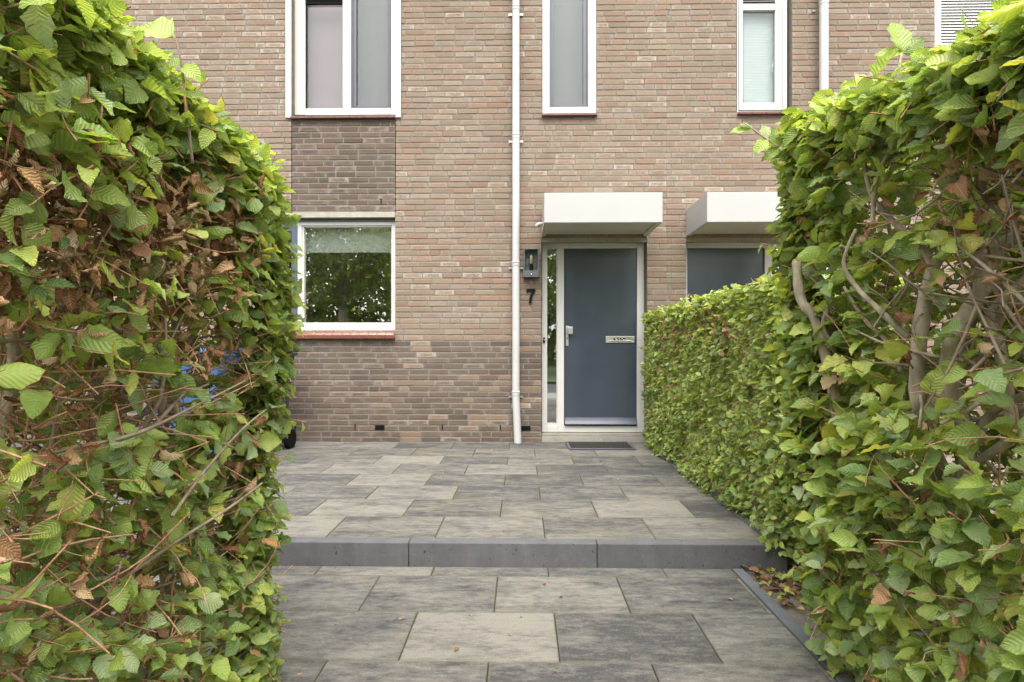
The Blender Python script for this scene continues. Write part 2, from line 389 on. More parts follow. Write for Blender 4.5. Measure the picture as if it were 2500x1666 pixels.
# ------------------------------------------------------------------ brick facade
CH = .0625; BASE = PZ - .004
ZP = BASE + 18 * CH + .0                       # top of the dark plinth
doorL, doorR = FX(1322), FX(1579.5)
DZ = FZ(581)                                    # underside of lintel zone over doors
REC = .11
up = dict(l=FX(712), r=FX(965.5), z=FZ(281))
w1 = (up['l'], up['r'], up['z'], 6.05)
w2 = (FX(1323), FX(1456.5), FZ(279), 6.05)
w3 = (FX(1797.5), FX(1934), FZ(278), 6.05)
w4 = (FX(2282), FX(2282) + 1.6, FZ(278), 6.05)
gw = (FX(611), FX(965), FZ(811), FZ(517))
d1 = (doorL, doorR, BASE - .1, DZ)
d2 = (FX(1675), FX(1675) + (doorR - doorL), BASE - .1, DZ)
SPLIT = (doorR + d2[0]) / 2
PANEL = (up['l'], up['r'], gw[3], up['z'])
TONES = [tuple(v*k_ for v, k_ in zip(c_, (.54, .55, .53))) for c_ in [(.345,.262,.20), (.355,.25,.19), (.33,.258,.20), (.36,.24,.178), (.34,.272,.205), (.37,.295,.235), (.31,.235,.178), (.35,.235,.175), (.35,.265,.205), (.335,.25,.192)]]
DARK = [tuple(v*k_ for v, k_ in zip(c_, (.445, .42, .405))) for c_ in [(.195,.155,.130), (.215,.168,.140), (.18,.148,.126), (.235,.18,.148), (.205,.168,.138), (.165,.132,.115)]]
def brick_wall(name, X0, X1, Z1, openings, parent):
    V, Q, C, U = [], [], [], []
    def quad(p, uv, col):
        b = len(V); V.extend(p); U.extend(uv); C.extend([col]*4); Q.append((b, b+1, b+2, b+3))
    def brick(a, b, z0, z1, col, deep):
        j = lambda s=.0012: random.uniform(-s, s)
        y = YW + j(.0018); c = .0035; yb = YW + (REC if deep else .03)
        a += j(); b += j(); z0 += j(); z1 += j()
        t = j(.0015)
        fr = [(a+c,y,z0+c+j()),(b-c,y,z0+c+t+j()),(b-c,y,z1-c+t+j()),(a+c,y,z1-c+j())]
        bk = [(a,y+c,z0),(b,y+c,z0+t),(b,y+c,z1+t),(a,y+c,z1)]
        uvs = [(0,0),(1,0),(1,1),(0,1)]
        quad(fr, uvs, col)
        for i in range(4):
            k = (i+1) % 4
            quad([bk[i], bk[k], fr[k], fr[i]], [uvs[i], uvs[k], uvs[k], uvs[i]], col)
            p, q = bk[i], bk[k]
            quad([(p[0],yb,p[2]),(q[0],yb,q[2]),q,p], [(.5,.5)]*4 if deep else [uvs[i]]*4, col)
    n = int((Z1 - BASE) / CH)
    lastsalt = {}
    for r in range(n):
        z0 = BASE + r*CH; z1 = z0 + CH - .0135; zm = (z0+z1)/2
        cuts = sorted((o[0], o[1]) for o in openings if o[2] < zm < o[3])
        segs, x = [], X0
        for a, b in cuts: segs.append((x, a, x != X0, True)); x = b
        segs.append((x, X1, x != X0, False))
        if PANEL[2] < zm < PANEL[3]:                      # the panel's bricks are cut off at its straight joints
            new = []
            for (a, b, la, lb) in segs:
                c = [a] + [p for p in (PANEL[0], PANEL[1]) if a + .05 < p < b - .05] + [b]
                for i in range(len(c)-1): new.append((c[i], c[i+1], la if i == 0 else False, lb if i == len(c)-2 else False))
            segs = new
        for (a, b, la, lb) in segs:
            if b - a < .03: continue
            x = a - random.choice((0, .03, .055, .08, .11, .135, .165))
            first = True
            while x < b - .02:
                L = .2085 if random.random() > .13 else .10
                s, e = max(x, a + .001), min(x + L, b - (.001 if not lb else 0)); x += L + .0125
                if b - x < .04: e = b - .001 if not lb else b; x = b
                if e - s < .03: 
                    continue
                xm = (s+e)/2
                dark = (zm < ZP and xm < doorL) or (PANEL[0] < xm < PANEL[1] and PANEL[2] < zm < PANEL[3])
                if dark and PANEL[2] > zm and random.random() < .13 and xm > -1.6: dark = False; base = (.165,.118,.085)
                elif dark: base = random.choice(DARK)
                else:
                    base = random.choice(TONES)
                k = random.gauss(1, .05)
                salt = max(0, random.gauss(.16, .16))
                if random.random() < .085: salt = random.uniform(.6, 1.0)
                if xm < -2.6 and zm > 3: salt += .28 * random.random()
                if zm < 3.6 and zm > 2.9 and 0 < xm < 2.5: salt += .2 * random.random()
                if dark: salt *= .55
                brick(s, e, z0, z1, (base[0]*k, base[1]*k, base[2]*k, min(salt, 1)), (la and s < a + .02) or (lb and e > b - .02))
    np_mesh(name, np.array(V), Q, M['brick'], parent, col=np.array(C), uv=np.array(U))
    # the mortar bed and the wall's body behind the bricks
    xs = sorted({X0, X1} | {max(X0, min(X1, v)) for o in openings for v in o[:2]})
    zs = sorted({-.2, Z1} | {max(-.2, min(Z1, v)) for o in openings for v in o[2:]})
    mb = MB()
    for i in range(len(xs)-1):
        k = 0
        while k < len(zs)-1:
            inside = lambda kk: any(o[0] - 1e-6 <= xs[i] and xs[i+1] <= o[1] + 1e-6 and o[2] - 1e-6 <= zs[kk] and zs[kk+1] <= o[3] + 1e-6 for o in openings)
            if inside(k): k += 1; continue
            k2 = k
            while k2 + 1 < len(zs)-1 and not inside(k2 + 1): k2 += 1
            mb.box(xs[i], xs[i+1], YW + .0045, YW + .28, zs[k], zs[k2+1]); k = k2 + 1
    mb.build('mortar', M['mortar'], parent)

HA = tag(empty('terraced_house', (-2, YW, PZ)), 'tan brick house numbered 7 with a dark brick plinth and a dark blue door', 'house', 'brick terraced houses')
HB = tag(empty('terraced_house', (4, YW, PZ)), 'neighbouring tan brick house, its dark door half hidden behind the clipped hedge', 'house', 'brick terraced houses')
brick_wall('wall', -7.5, SPLIT, 5.95, [w1, w2, gw, d1], HA)
brick_wall('wall', SPLIT, 8.5, 5.95, [w3, w4, d2], HB)
for H, a, b in ((HA, -7.5, SPLIT), (HB, SPLIT, 8.5)):
    MB().box(a, b, YW - .06, YW + 6, 5.96, 6.12).build('roof', M['white'], H)
    MB().box(a, b, YW + 5.7, YW + 6, -.2, 5.95).build('rear_wall', M['mortar'], H)
MB().box(-7.5, -7.25, YW + .29, YW + 5.69, -.2, 5.95).build('side_wall', M['mortar'], HA)
MB().box(8.25, 8.5, YW + .29, YW + 5.69, -.2, 5.95).build('side_wall', M['mortar'], HB)

def room(parent, r, depth, mat, name='room'):
    """closed dark room behind an opening"""
    x0, x1, z0, z1 = r; y0 = YW + .285; t = .04
    mb = MB()
    mb.box(x0-t, x1+t, y0 + depth, y0 + depth + t, z0-t, z1+t)
    mb.box(x0-t, x0, y0, y0+depth, z0-t, z1+t); mb.box(x1, x1+t, y0, y0+depth, z0-t, z1+t)
    mb.box(x0, x1, y0, y0+depth, z0-t, z0); mb.box(x0, x1, y0, y0+depth, z1, z1+t)
    return mb.build(name, mat, parent)
def ring(mb, a, b, c, d, wl, wt, wr, wb, Y, dep):
    """px frame: outer a,b,c,d (x0,y0,x1,y1) and bar widths"""
    mb.pbox(a, b, a+wl, d, Y, dep); mb.pbox(c-wr, b, c, d, Y, dep)
    if wt: mb.pbox(a+wl, b, c-wr, b+wt, Y, dep)
    if wb: mb.pbox(a+wl, d-wb, c-wr, d, Y, dep)
TOP = -205                                        # windows upstairs run on above the picture
def sill(parent, px0, px1, z, proj, h, mat, slope=.012, tw=.085, name='sill'):
    x0, x1 = FX(px0), FX(px1); n = max(1, round((x1-x0)/tw)); wd = (x1-x0)/n
    mb = MB()
    for i in range(n):
        a, b = x0 + i*wd + .0025, x0 + (i+1)*wd - .0025
        mb.prism([(YW - proj, z - h), (YW - proj, z - slope), (YW + .10, z), (YW + .10, z - h)], a, b)
    o = mb.build(name, mat, parent, bevel=.002)
    MB().box(x0, x1, YW - proj + .006, YW + .09, z - h + .004, z - h + .010).build('grout', M['tjoint'], parent)
    return o

# -- upstairs double window of no. 7
YF = YW + .085
mb = MB()
ring(mb, 719, TOP, 972, 281, 26, 14, 18, 16.5, YF, .07); mb.pbox(836.5, TOP+14, 856.5, 264.5, YF, .07)
W = mb.build('window', M['white'], HA, bevel=.004); tag(W, 'tall white double window with pinkish pane and grey screened pane')
MB().pbox(696.8, TOP-8, 710.5, 287.5, YW - .022, .020).build('trim_board', M['white'], W, bevel=.003)
MB().pbox(965.5, TOP-8, 978.5, 286.5, YW - .022, .020).build('trim_board', M['white'], W, bevel=.003)
MB().pbox(745, 3, 836.5, 264.5, YF+.045, .004).build('pane', M['uglass'], W)
MB().pbox(745, TOP+14, 836.5, -4, YF+.045, .004).build('pane', M['uglass'], W)
mb = MB(); mb.pbox(745, -4, 836.5, 9, YF+.01, .03)
for k in range(3): mb.pbox(748, -2.5 + k*2.2, 834, -1.4 + k*2.2, YF+.005, .006)
mb.build('ventilation_grille', M['black'], W)
MB().pbox(744.9, 9, 747.3, 264.5, YF+.02, .03).build('dark_gasket', M['black'], W)
mb = MB(); ring(mb, 857, TOP+14, 952, 264, 4, 4, 3, 2.5, YF+.012, .022); ring(mb, 861, TOP+18, 949, 261.5, 9, 9, 4, 2, YF+.03, .02)
mb.build('screen_frame', M['greyf'], W, bevel=.002)
MB().pbox(861, TOP+18, 949, 261, YF+.056, .004).build('pane', M['uglass'], W)
def folds(name, px0, px1, py0, py1, Y, mat, parent, amp=.006, n=140, k=19):
    x0, x1, z0, z1 = FX(px0, Y), FX(px1, Y), FZ(py1, Y), FZ(py0, Y)
    xs = np.linspace(x0, x1, n); ph = rng.uniform(0, 6, 4)
    V, Q = [], []
    zz = np.linspace(z0, z1, 12)
    for j, z in enumerate(zz):
        for i, x in enumerate(xs):
            u = (x - x0)
            V.append((x, Y + amp*(math.sin(u*k*6.28 + ph[0] + .5*math.sin(j*.6)) + .6*math.sin(u*k*3.1 + ph[1] + j*.1)), z))
    for j in range(len(zz)-1):
        for i in range(n-1):
            a = j*n+i; Q.append((a, a+1, a+n+1, a+n))
    return np_mesh(name, np.array(V), Q, mat, parent, smooth=True)
folds('curtain', 861, 956, TOP, 268, YF+.12, M['screen'], W, .005, k=5)
folds('curtain', 735, 850, TOP, 272, YF+.14, M['curtain'], W, .002, k=1.5)
sill(HA, 711, 965.5, FZ(281.5), .045, .034, M['dtile'])
room(HA, w1, .4, M['room'])
# -- upstairs narrow window of no. 7
YF2 = YW + .03
mb = MB(); ring(mb, 1323.8, TOP, 1456.5, 278, 17.8, 14, 20, 16.5, YF2, .08)
W = mb.build('window', M['white'], HA, bevel=.004); tag(W, 'narrow white window with grey screen above the front door')
mb = MB(); ring(mb, 1341.6, TOP+14, 1436.5, 261.5, 4, 4, 4, 2.5, YF2+.012, .02); ring(mb, 1345.6, TOP+18, 1432.5, 259, 6, 6, 9, 2.5, YF2+.03, .02)
mb.build('screen_frame', M['greyf'], W, bevel=.002)
MB().pbox(1345, TOP+18, 1433, 258, YF2+.055, .004).build('pane', M['uglass'], W)
folds('curtain', 1338, 1440, TOP, 265, YF2+.13, M['screen'], W, .005, k=4)
sill(HA, 1322.5, 1457.5, FZ(278.5), .045, .036, M['dtile'], tw=.15)
room(HA, w2, .4, M['room'])
# -- neighbour's narrow window
YF3 = YW + .12
mb = MB(); ring(mb, 1799, TOP, 1922, 277, 4, 10, 11.5, 7, YF3-.05, .09)
W = mb.build('window', M['white'], HB, bevel=.004); tag(W, 'narrow cream window with pale slatted blind and ventilation slots')
mb = MB(); ring(mb, 1804, 11, 1910, 269, 10, 14, 17, 18, YF3-.062, .05); mb.build('sash', M['white'], W, bevel=.004)
mb = MB(); mb.pbox(1804, -12, 1910, 10, YF3-.04, .05); mb.build('vent_rail', M['white'], W, bevel=.003)
mb = MB(); mb.pbox(1814, -2, 1893, 1.5, YF3-.045, .004); mb.pbox(1814, 4, 1893, 7.5, YF3-.045, .004); mb.build('ventilation_slots', M['black'], W)
MB().pbox(1813, 24, 1895, 252, YF3-.03, .004).build('pane', M['uglass'], W)
mb = MB(); ring(mb, 1813.5, 24.5, 1894, 252, 1, 2, 1.6, 1, YF3-.036, .005); mb.build('gasket', M['black'], W)
mb = MB()
for k in range(60): 
    z = FZ(254, YF3) + k*.0175
    mb.prism([(YF3+.030, z), (YF3+.033, z+.0165), (YF3+.036, z+.0165), (YF3+.033, z)], FX(1808, YF3), FX(1899, YF3))
mb.build('slatted_blind', M['pale'], W)
mb = MB(); mb.tube([P(1886, 176, YF3-.005), P(1886, 162, YF3-.02), P(1889, 153, YF3-.005)], .006, 8); mb.build('handle', M['white'], W)
sill(HB, 1799.5, 1934, FZ(278, YW), .045, .036, M['dtile'], tw=.15)
room(HB, w3, .4, M['room'])
# -- neighbour's wide window at the right edge
mb = MB(); ring(mb, 2282, TOP, 2636, 280, 16, 14, 16, 16, YF2, .08)
W = mb.build('window', M['white'], HB, bevel=.004); tag(W, 'white window with closed horizontal slats above the right hedge')
mb = MB()
for k in range(62):
    z = FZ(264, YF2) + k*.032
    mb.prism([(YF2+.02, z), (YF2+.035, z+.028), (YF2+.04, z+.028), (YF2+.026, z)], FX(2298, YF2), FX(2620, YF2))
mb.build('louvre_blind', M['white'], W)
MB().pbox(2298, TOP+14, 2620, 264, YF2+.05, .006).build('backing', M['pale'], W)
sill(HB, 2281, 2637, FZ(280, YW), .045, .036, M['dtile'])
room(HB, w4, .4, M['room'])
# -- ground floor window of no. 7
YG = YW + .055
MB().box(gw[0]-.0, gw[1]-.002, YW - .012, YW + .1, FZ(530.5), gw[3]-.003).build('lintel', M['lintel'], HA, bevel=.004)
MB().box(gw[0], gw[1], YW + .04, YW + .12, FZ(538), FZ(530.5)-.002).build('shadow_gap', M['greyf'], HA)
mb = MB(); ring(mb, 612, 538, 967, 808, 14, 13, 10.5, 12, YG, .08); mb.pbox(725.5, 551, 736.5, 796, YG, .08)
W = mb.build('window', M['white'], HA, bevel=.004); tag(W, 'wide ground floor window reflecting trees, with a pale roller blind')
mb = MB(); ring(mb, 736.5, 551, 956.5, 796, 5.5, 3.5, 1.5, 8, YG+.015, .05); mb.build('glazing_bead', M['white'], W, bevel=.002)
MB().pbox(741, 553, 956, 789, YG+.045, .005).build('pane', M['glass'], W)
mb = MB(); ring(mb, 626, 551.5, 725.5, 796, 12, 14, 14, 17.5, YG-.012, .06); mb.build('casement', M['blue'], W, bevel=.004)
MB().pbox(637, 565, 712, 779, YG+.02, .005).build('pane', M['glass'], W)
MB().pbox(735, 545, 962, 617, YG+.11, .004).build('roller_blind', M['blind'], W)
mb = MB(); mb.tube([P(640+6*math.cos(a), 708+12*math.sin(a), YG+.09) for a in np.linspace(0, 6.1, 16)], .003, 6); mb.build('blind_cord', M['white'], W)
mb = MB(); x0, x1 = FX(604), FX(965); n = 17; wd = (x1-x0)/n
z = FZ(808.5)
for i in range(n):
    mb.prism([(YW-.055, z-.085), (YW-.06, z-.045), (YW+.02, z), (YW+.06, z), (YW+.06, z-.085)], x0+i*wd+.003, x0+(i+1)*wd-.003)
mb.build('sill', M['tile'], HA, bevel=.003)
MB().prism([(YW-.048, z-.082), (YW-.053, z-.05), (YW+.018, z-.007), (YW+.055, z-.007), (YW+.055, z-.082)], x0, x1).build('grout', M['tjoint'], HA)
room(HA, gw, 3.2, M['room'])
# reveal linings that close the gap between frames and brick openings
for H, r in ((HA, w1), (HA, gw), (HB, w3), (HA, w2), (HB, w4), (HA, d1), (HB, d2)):
    x0, x1, z0, z1 = r; t = .006; mb = MB()
    mb.box(x0, x0+t, YW+.17, YW+.284, z0, z1); mb.box(x1-t, x1, YW+.17, YW+.284, z0, z1); mb.box(x0+t, x1-t, YW+.17, YW+.284, z1-t, z1)
    mb.box(x0+t, x1-t, YW+.17, YW+.284, z0, z0+t)
    mb.build('reveal_lining', M['white'], H)

# -- doors
def entrance(H, dx, mine):
    JR = 1555.5 if mine else 1565
    """dx shifts the measured door of no. 7 along the facade"""
    YD = YW + .105
    def B(mb, a, b, c, d, Y, dep): 
        xa, xb = FX(a, Y)+dx, FX(c, Y)+dx
        if not mine: xa, xb = doorL+doorR+2*dx-xb, doorL+doorR+2*dx-xa
        mb.box(xa, xb, Y, Y+dep, FZ(d, Y, 1450), FZ(b, Y, 1450)); return mb
    l, r = doorL + dx, doorR + dx
    MB().box(l, r, YW+.02, YW+.16, DZ-.045, DZ-.001).build('lintel', M['lintel'], H)
    mb = MB()
    B(mb, 1323, 592, 1336, 1055.5, YD, .09); B(mb, 1336, 592, JR, 606.5, YD, .09)
    B(mb, JR, 592, 1573.5, 1055.5, YD, .09); B(mb, 1361, 606.5, 1377, 1055.5, YD, .09)
    B(mb, 1336, 1040, 1361, 1055.5, YD, .09); B(mb, 1377, 1040, JR, 1055.5, YD, .09)
    fr = mb.build('door_frame', M['white'], H, bevel=.004)
    B(MB(), 1336, 606, 1361, 1040, YD+.04, .005).build('side_pane', M['glass'], fr)
    mb = MB(); B(mb, 1336, 1034, 1361, 1040, YD+.012, .04); B(mb, 1358.8, 606.5, 1361, 1034, YD+.015, .03); mb.build('glazing_bead', M['white'], fr)
    mb = MB(); B(mb, 1377.5, 607.5, JR-.5, 1039, YD+.03, .05); dr = mb.build('door', M['door'], H, bevel=.004)
    zb = FZ(1037.5, YD, 1450); zt = FZ(1020, YD, 1450)
    MB().prism([(YD-.03, zb), (YD-.032, zb+.012), (YD-.012, zt-.035), (YD+.01, zt-.01), (YD+.029, zt), (YD+.029, zb)], FX(1379, YD)+dx, FX(1554, YD)+dx).build('weatherboard', M['wboard'], dr, smooth=False)
    mb = MB(); B(mb, 1381.5, 796, 1388, 845, YD+.018, .011); mb.build('handle_plate', M['metal'], dr, bevel=.002)
    mb = MB(); B(mb, 1387, 798, 1398.5, 816, YD-.035, .02); B(mb, 1385, 801, 1390, 813, YD-.015, .034); mb.build('handle', M['metal'], dr, bevel=.003)
    mb = MB(); c = P(1384.8, 826, YD+.017); mb.tube([(c.x+dx, c.y-.003, c.z), (c.x+dx, c.y+.004, c.z)], .009, 14); mb.build('keyhole', M['greyf'], dr)
    mb = MB(); ring_ = [(1479, 821.5, 1549, 825.5), (1479, 834.5, 1549, 837.5), (1479, 825.5, 1485.5, 834.5), (1542.5, 825.5, 1549, 834.5)]
    for q in ring_: B(mb, *q, YD+.018, .011)
    lb = mb.build('letterbox', M['metal'], dr, bevel=.0015)
    if mine:
        mb = MB(); B(mb, 1485.5, 825.5, 1542.5, 832, YD+.023, .006); B(mb, 1485.5, 832, 1542.5, 834.3, YD+.012, .014); mb.build('letterbox_flap', M['metal'], dr, bevel=.001)
        mb = MB(); B(mb, 1498, 825.7, 1527, 831.6, YD+.0215, .001); mb.build('sticker', M['black'], dr)
        mb = MB()
        for q in ((1501,826.5,1506,828),(1503,829,1508,830.5),(1511,829.5,1515,830.8),(1517,826.3,1520,828.3),(1521,829,1525,830.5),(1509,826.5,1513,827.5)): B(mb, *q, YD+.0205, .0008)
        mb.build('sticker_print', M['ink'], dr)
        mb = MB(); B(mb, 1325.8, 824, 1331, 837.5, YD-.014, .013); db = mb.build('doorbell', M['black'], fr, bevel=.002)
        c = P(1328.4, 829.5, YD-.014); MB().tube([(c.x, c.y-.004, c.z), (c.x, c.y, c.z)], .006, 12).build('doorbell_button', M['ink'], fr)
    else:
        mb = MB(); B(mb, 1485.5, 825.5, 1542.5, 834.3, YD+.023, .006); mb.build('letterbox_flap', M['metal'], dr)
    zs = FZ(1056, YD, 1450)
    MB().box(l+.004, r-.03, YW+.055, YD+.085, BASE+.062, zs-.004).build('upper_doorstep', M['dstep'], H, bevel=.003)
    MB().box(l+.002, r-.012, YW+.012, YD+.085, BASE-.05, BASE+.058).build('lower_doorstep', M['dstep'], H, bevel=.003)
    # canopy: white box open below with a recessed soffit
    x0, x1, z0, z1 = FX(1322.5)+dx, FX(1579)+dx, 2.385, 2.677; yf = 5.69
    mb = MB(); mb.box(x0, x1, yf, yf+.02, z0, z1); mb.box(x0, x0+.02, yf+.02, YW-.003, z0, z1); mb.box(x1-.02, x1, yf+.02, YW-.003, z0, z1)
    mb.box(x0+.02, x1-.02, yf+.02, YW-.003, z1-.02, z1-.001)
    cn = mb.build('canopy', M['canopy'], H, bevel=.003)
    mb = MB(); mb.box(x0+.02, x1-.02, yf+.02, YW-.003, z0+.025, z0+.035)
    mb.box(x0+.02, x1-.02, yf+.02, yf+.045, z0+.002, z0+.025); mb.box(x0+.02, x0+.045, yf+.045, YW-.03, z0+.002, z0+.025); mb.box(x1-.045, x1-.02, yf+.045, YW-.03, z0+.002, z0+.025)
    mb.build('soffit', M['under'], cn)
    for yy, zz in ((6.0, z0+.19), (6.2, z0+.14), (6.1, z0+.09)): MB().tube([(x0-.003, yy, zz), (x0, yy, zz)], .006, 10).build('rivet', M['white'], cn)
    return cn
cn = entrance(HA, 0, True)
cn2 = entrance(HB, d2[0] - doorL, False)
c = Vector((FX(1322.5), 6.05, 2.45))
MB().tube([c + Vector((.01,0,.0)), c + Vector((-.035,0,0)), c + Vector((-.06,0,-.012)), c + Vector((-.068,0,-.035))], .019, 12).build('overflow_pipe', M['pipe'], cn, smooth=True)
rm = (d1[0], d1[1], BASE-.05, d1[3]); room(HA, rm, 1.6, M['room'], 'hallway'); room(HB, (d2[0], d2[1], BASE-.05, d2[3]), 1.6, M['room'], 'hallway')
MB().box(.25, .5, YW+1.2, YW+1.23, PZ+.1, 1.0).build('hallway_radiator', M['white'], HA)

# -- drainpipes
def downpipe(H, px, rad, ybot, off, brk, kick=True):
    yc = YW - off; x = FX(px, yc)
    ptop = Vector((x, yc, 5.9)); m1 = Vector((x, yc, brk[-1] + .0)); 
    pts = [ptop, Vector((x, yc, brk[0])), m1, Vector((x + (.022 if kick else 0), yc - .01, ybot))]
    pp = MB().tube(pts, rad, 20, cap=False).build('drainpipe', M['pipe'], H, smooth=True)
    for z in brk:
        mb = MB(); mb.tube([(x, yc, z+.048), (x, yc, z+.053), (x, yc, z+.060), (x, yc, z+.066)], [rad+.003, rad+.006, rad+.006, rad+.001], 20)
        mb.tube([(x, yc, z+.020), (x, yc, z+.046)], rad+.0035, 20)
        mb.build('pipe_collar', M['pipe'], pp, smooth=False)
        for q in (-1, 1):
            mb = MB(); mb.box(x+q*.078, x+q*(rad+.001), YW-.018, YW-.012, z-.010, z+.010); mb.box(x+q*.066, x+q*.052, YW-.022, YW-.003, z-.005, z+.005)
            mb.build('bracket', M['metal'], pp)
zb = [FZ(y, YW-.02) for y in (36, 346, 655, 969)]
downpipe(HA, 1259.5, .041, PZ - .02, .06, zb)
downpipe(HB, 2011.5, .046, PZ - .02, .10, [FZ(34, YW-.02), FZ(346, YW-.02), FZ(655, YW-.02), FZ(969, YW-.02)], False)

# -- plinth grilles and open joints
def grille(H, px0, px1, py0, py1):
    x0, x1, z0, z1 = FX(px0), FX(px1), FZ(py1), FZ(py0); mb = MB()
    mb.box(x0+.001, x1-.001, YW-.0035, YW+.002, z0+.001, z1-.001); t = .003
    mb.box(x0, x1, YW-.007, YW-.0036, z0, z0+t); mb.box(x0, x1, YW-.007, YW-.0036, z1-t, z1); mb.box(x0, x0+t, YW-.007, YW-.0036, z0+t, z1-t); mb.box(x1-t, x1, YW-.007, YW-.0036, z0+t, z1-t)
    n = 8
    for i in range(1, n): xx = x0+(x1-x0)*i/n; mb.box(xx-.0012, xx+.0012, YW-.006, YW-.0036, z0+t, z1-t)
    mb.box(x0+t, x1-t, YW-.0065, YW-.0037, (z0+z1)/2-.0012, (z0+z1)/2+.0012)
    mb.build('vent_grille', M['black'], H)
grille(HA, 916, 939, 1039.5, 1050.5); grille(HA, 1272.8, 1295, 1040, 1051)
for px, py in ((867, 1044), (1080, 1044), (1222, 1044), (721, 1044), (930.5, 491)):
    x, z = FX(px), FZ(py); MB().box(x-.0055, x+.0055, YW-.004, YW+.007, z-.031, z+.031).build('open_joint', M['black'], HA)

for x in (PANEL[0], PANEL[1]): MB().box(x-.0035, x+.0035, YW-.0005, YW+.0075, PANEL[2]+.003, PANEL[3]-.037).build('movement_joint', M['black'], HA)
# ------------------------------------------------------------------ lamp, number, mat
L = tag(empty('wall_lamp', P(1296.7, 679, YW)), 'charcoal box lantern with a clear bulb, on the brick wall above the number 7', 'lamp')
yl = YW - .095; x0, x1, z0, z1 = FX(1278), FX(1315.5), FZ(679.5), FZ(610)
t = .013; zg = FZ(664.5)
mb = MB(); mb.box(x0, x1, YW-.012, YW-.003, z0, z1); mb.box(x0, x0+t, yl, YW-.012, z0, z1); mb.box(x1-t, x1, yl, YW-.012, z0, z1)
mb.box(x0+t, x1-t, yl, YW-.012, z1-t, z1); mb.box(x0+t, x1-t, yl, YW-.012, z0, zg)
mb.build('housing', M['charcoal'], L, bevel=.002)
MB().box(x0+t, x1-t, yl+.004, yl+.007, zg, z1-t).build('pane', M['dglass'], L)
xc, yc = (x0+x1)/2, YW-.05
MB().lathe((xc, yc, zg), [(.02, 0), (.02, .07), (.017, .078), (.014, .08)]).build('bulb_socket', M['black'], L)
bl = MB().lathe((xc, yc, zg+.081), [(.012, 0), (.013, .012), (.017, .035), (.019, .055), (.015, .078), (.009, .094), (.003, .10)]).build('bulb', M['gold'], L, smooth=True)
zc = (z0+zg)/2
sn = MB().tube([(xc, yl-.004, zc), (xc, yl+.001, zc)], .015, 20).build('motion_sensor', M['black'], L)
MB().tube([(xc, yl-.009, zc), (xc, yl-.0045, zc)], .008, 16).build('sensor_lens', M['ink'], sn)
MB().box(xc-.006, xc+.006, YW-.03, YW-.004, z0-.014, z0-.001).build('cable_entry', M['black'], L)
# house number 7
x0, x1, z0, z1 = FX(1285.6), FX(1306.8), FZ(741.5), FZ(706); sx, sz = x1-x0, z1-z0
out = [(0,1),(1,1),(1,.86),(.74,.60),(.60,.36),(.56,0),(.27,0),(.31,.33),(.44,.60),(.66,.82),(.13,.82),(.13,.73),(0,.73)]
bm = bmesh.new()
vs = [bm.verts.new((x0+u*sx, YW-.022, z0+v*sz)) for u, v in out]; f = bm.faces.new(vs)
e = bmesh.ops.extrude_face_region(bm, geom=[f]); bmesh.ops.translate(bm, verts=[v for v in e['geom'] if isinstance(v, bmesh.types.BMVert)], vec=(0, .016, 0))
bmesh.ops.recalc_face_normals(bm, faces=bm.faces); bmesh.ops.triangulate(bm, faces=[f for f in bm.faces if len(f.verts) > 4])
me = bpy.data.meshes.new('house_number'); bm.to_mesh(me)
o = tag(link(me, 'house_number', M['black']), 'black metal digit 7 on the brick wall below the box lantern', 'house number')
# door mat
mt = tag(empty('doormat', (.81, 6.1, PZ)), 'black rubber honeycomb doormat on the paving in front of the door', 'doormat')
a0, a1, b0, b1 = .475, 1.155, 5.90, 6.36; zt = PZ + .004
mb = MB()
mb.box(a0, a1, b0, b0+.025, zt, zt+.012); mb.box(a0, a1, b1-.025, b1, zt, zt+.012)
mb.box(a0, a0+.025, b0+.025, b1-.025, zt, zt+.012); mb.box(a1-.025, a1, b0+.025, b1-.025, zt, zt+.012)
mb.build('border', M['charcoal'], mt, bevel=.003)
mb = MB(); mb.box(a0+.025, a1-.025, b0+.025, b1-.025, zt-.002, zt+.002)
ins = lambda p: (a0+.026 < p[0] < a1-.026) and (b0+.026 < p[1] < b1-.026)
for s in (1, -1):
    k = -1.0
    while k < 1.6:
        pts = []
        for q in np.linspace(-.7, 1.2, 90):
            p = (a0 + k + q, b0 + s*q*.62 + (0 if s > 0 else .43), zt+.007)
            if ins(p): pts.append(p)
        if len(pts) > 2: mb.tube([pts[0], pts[-1]], .0032, 4)
        k += .032
mb.build('honeycomb', M['matm'], mt)

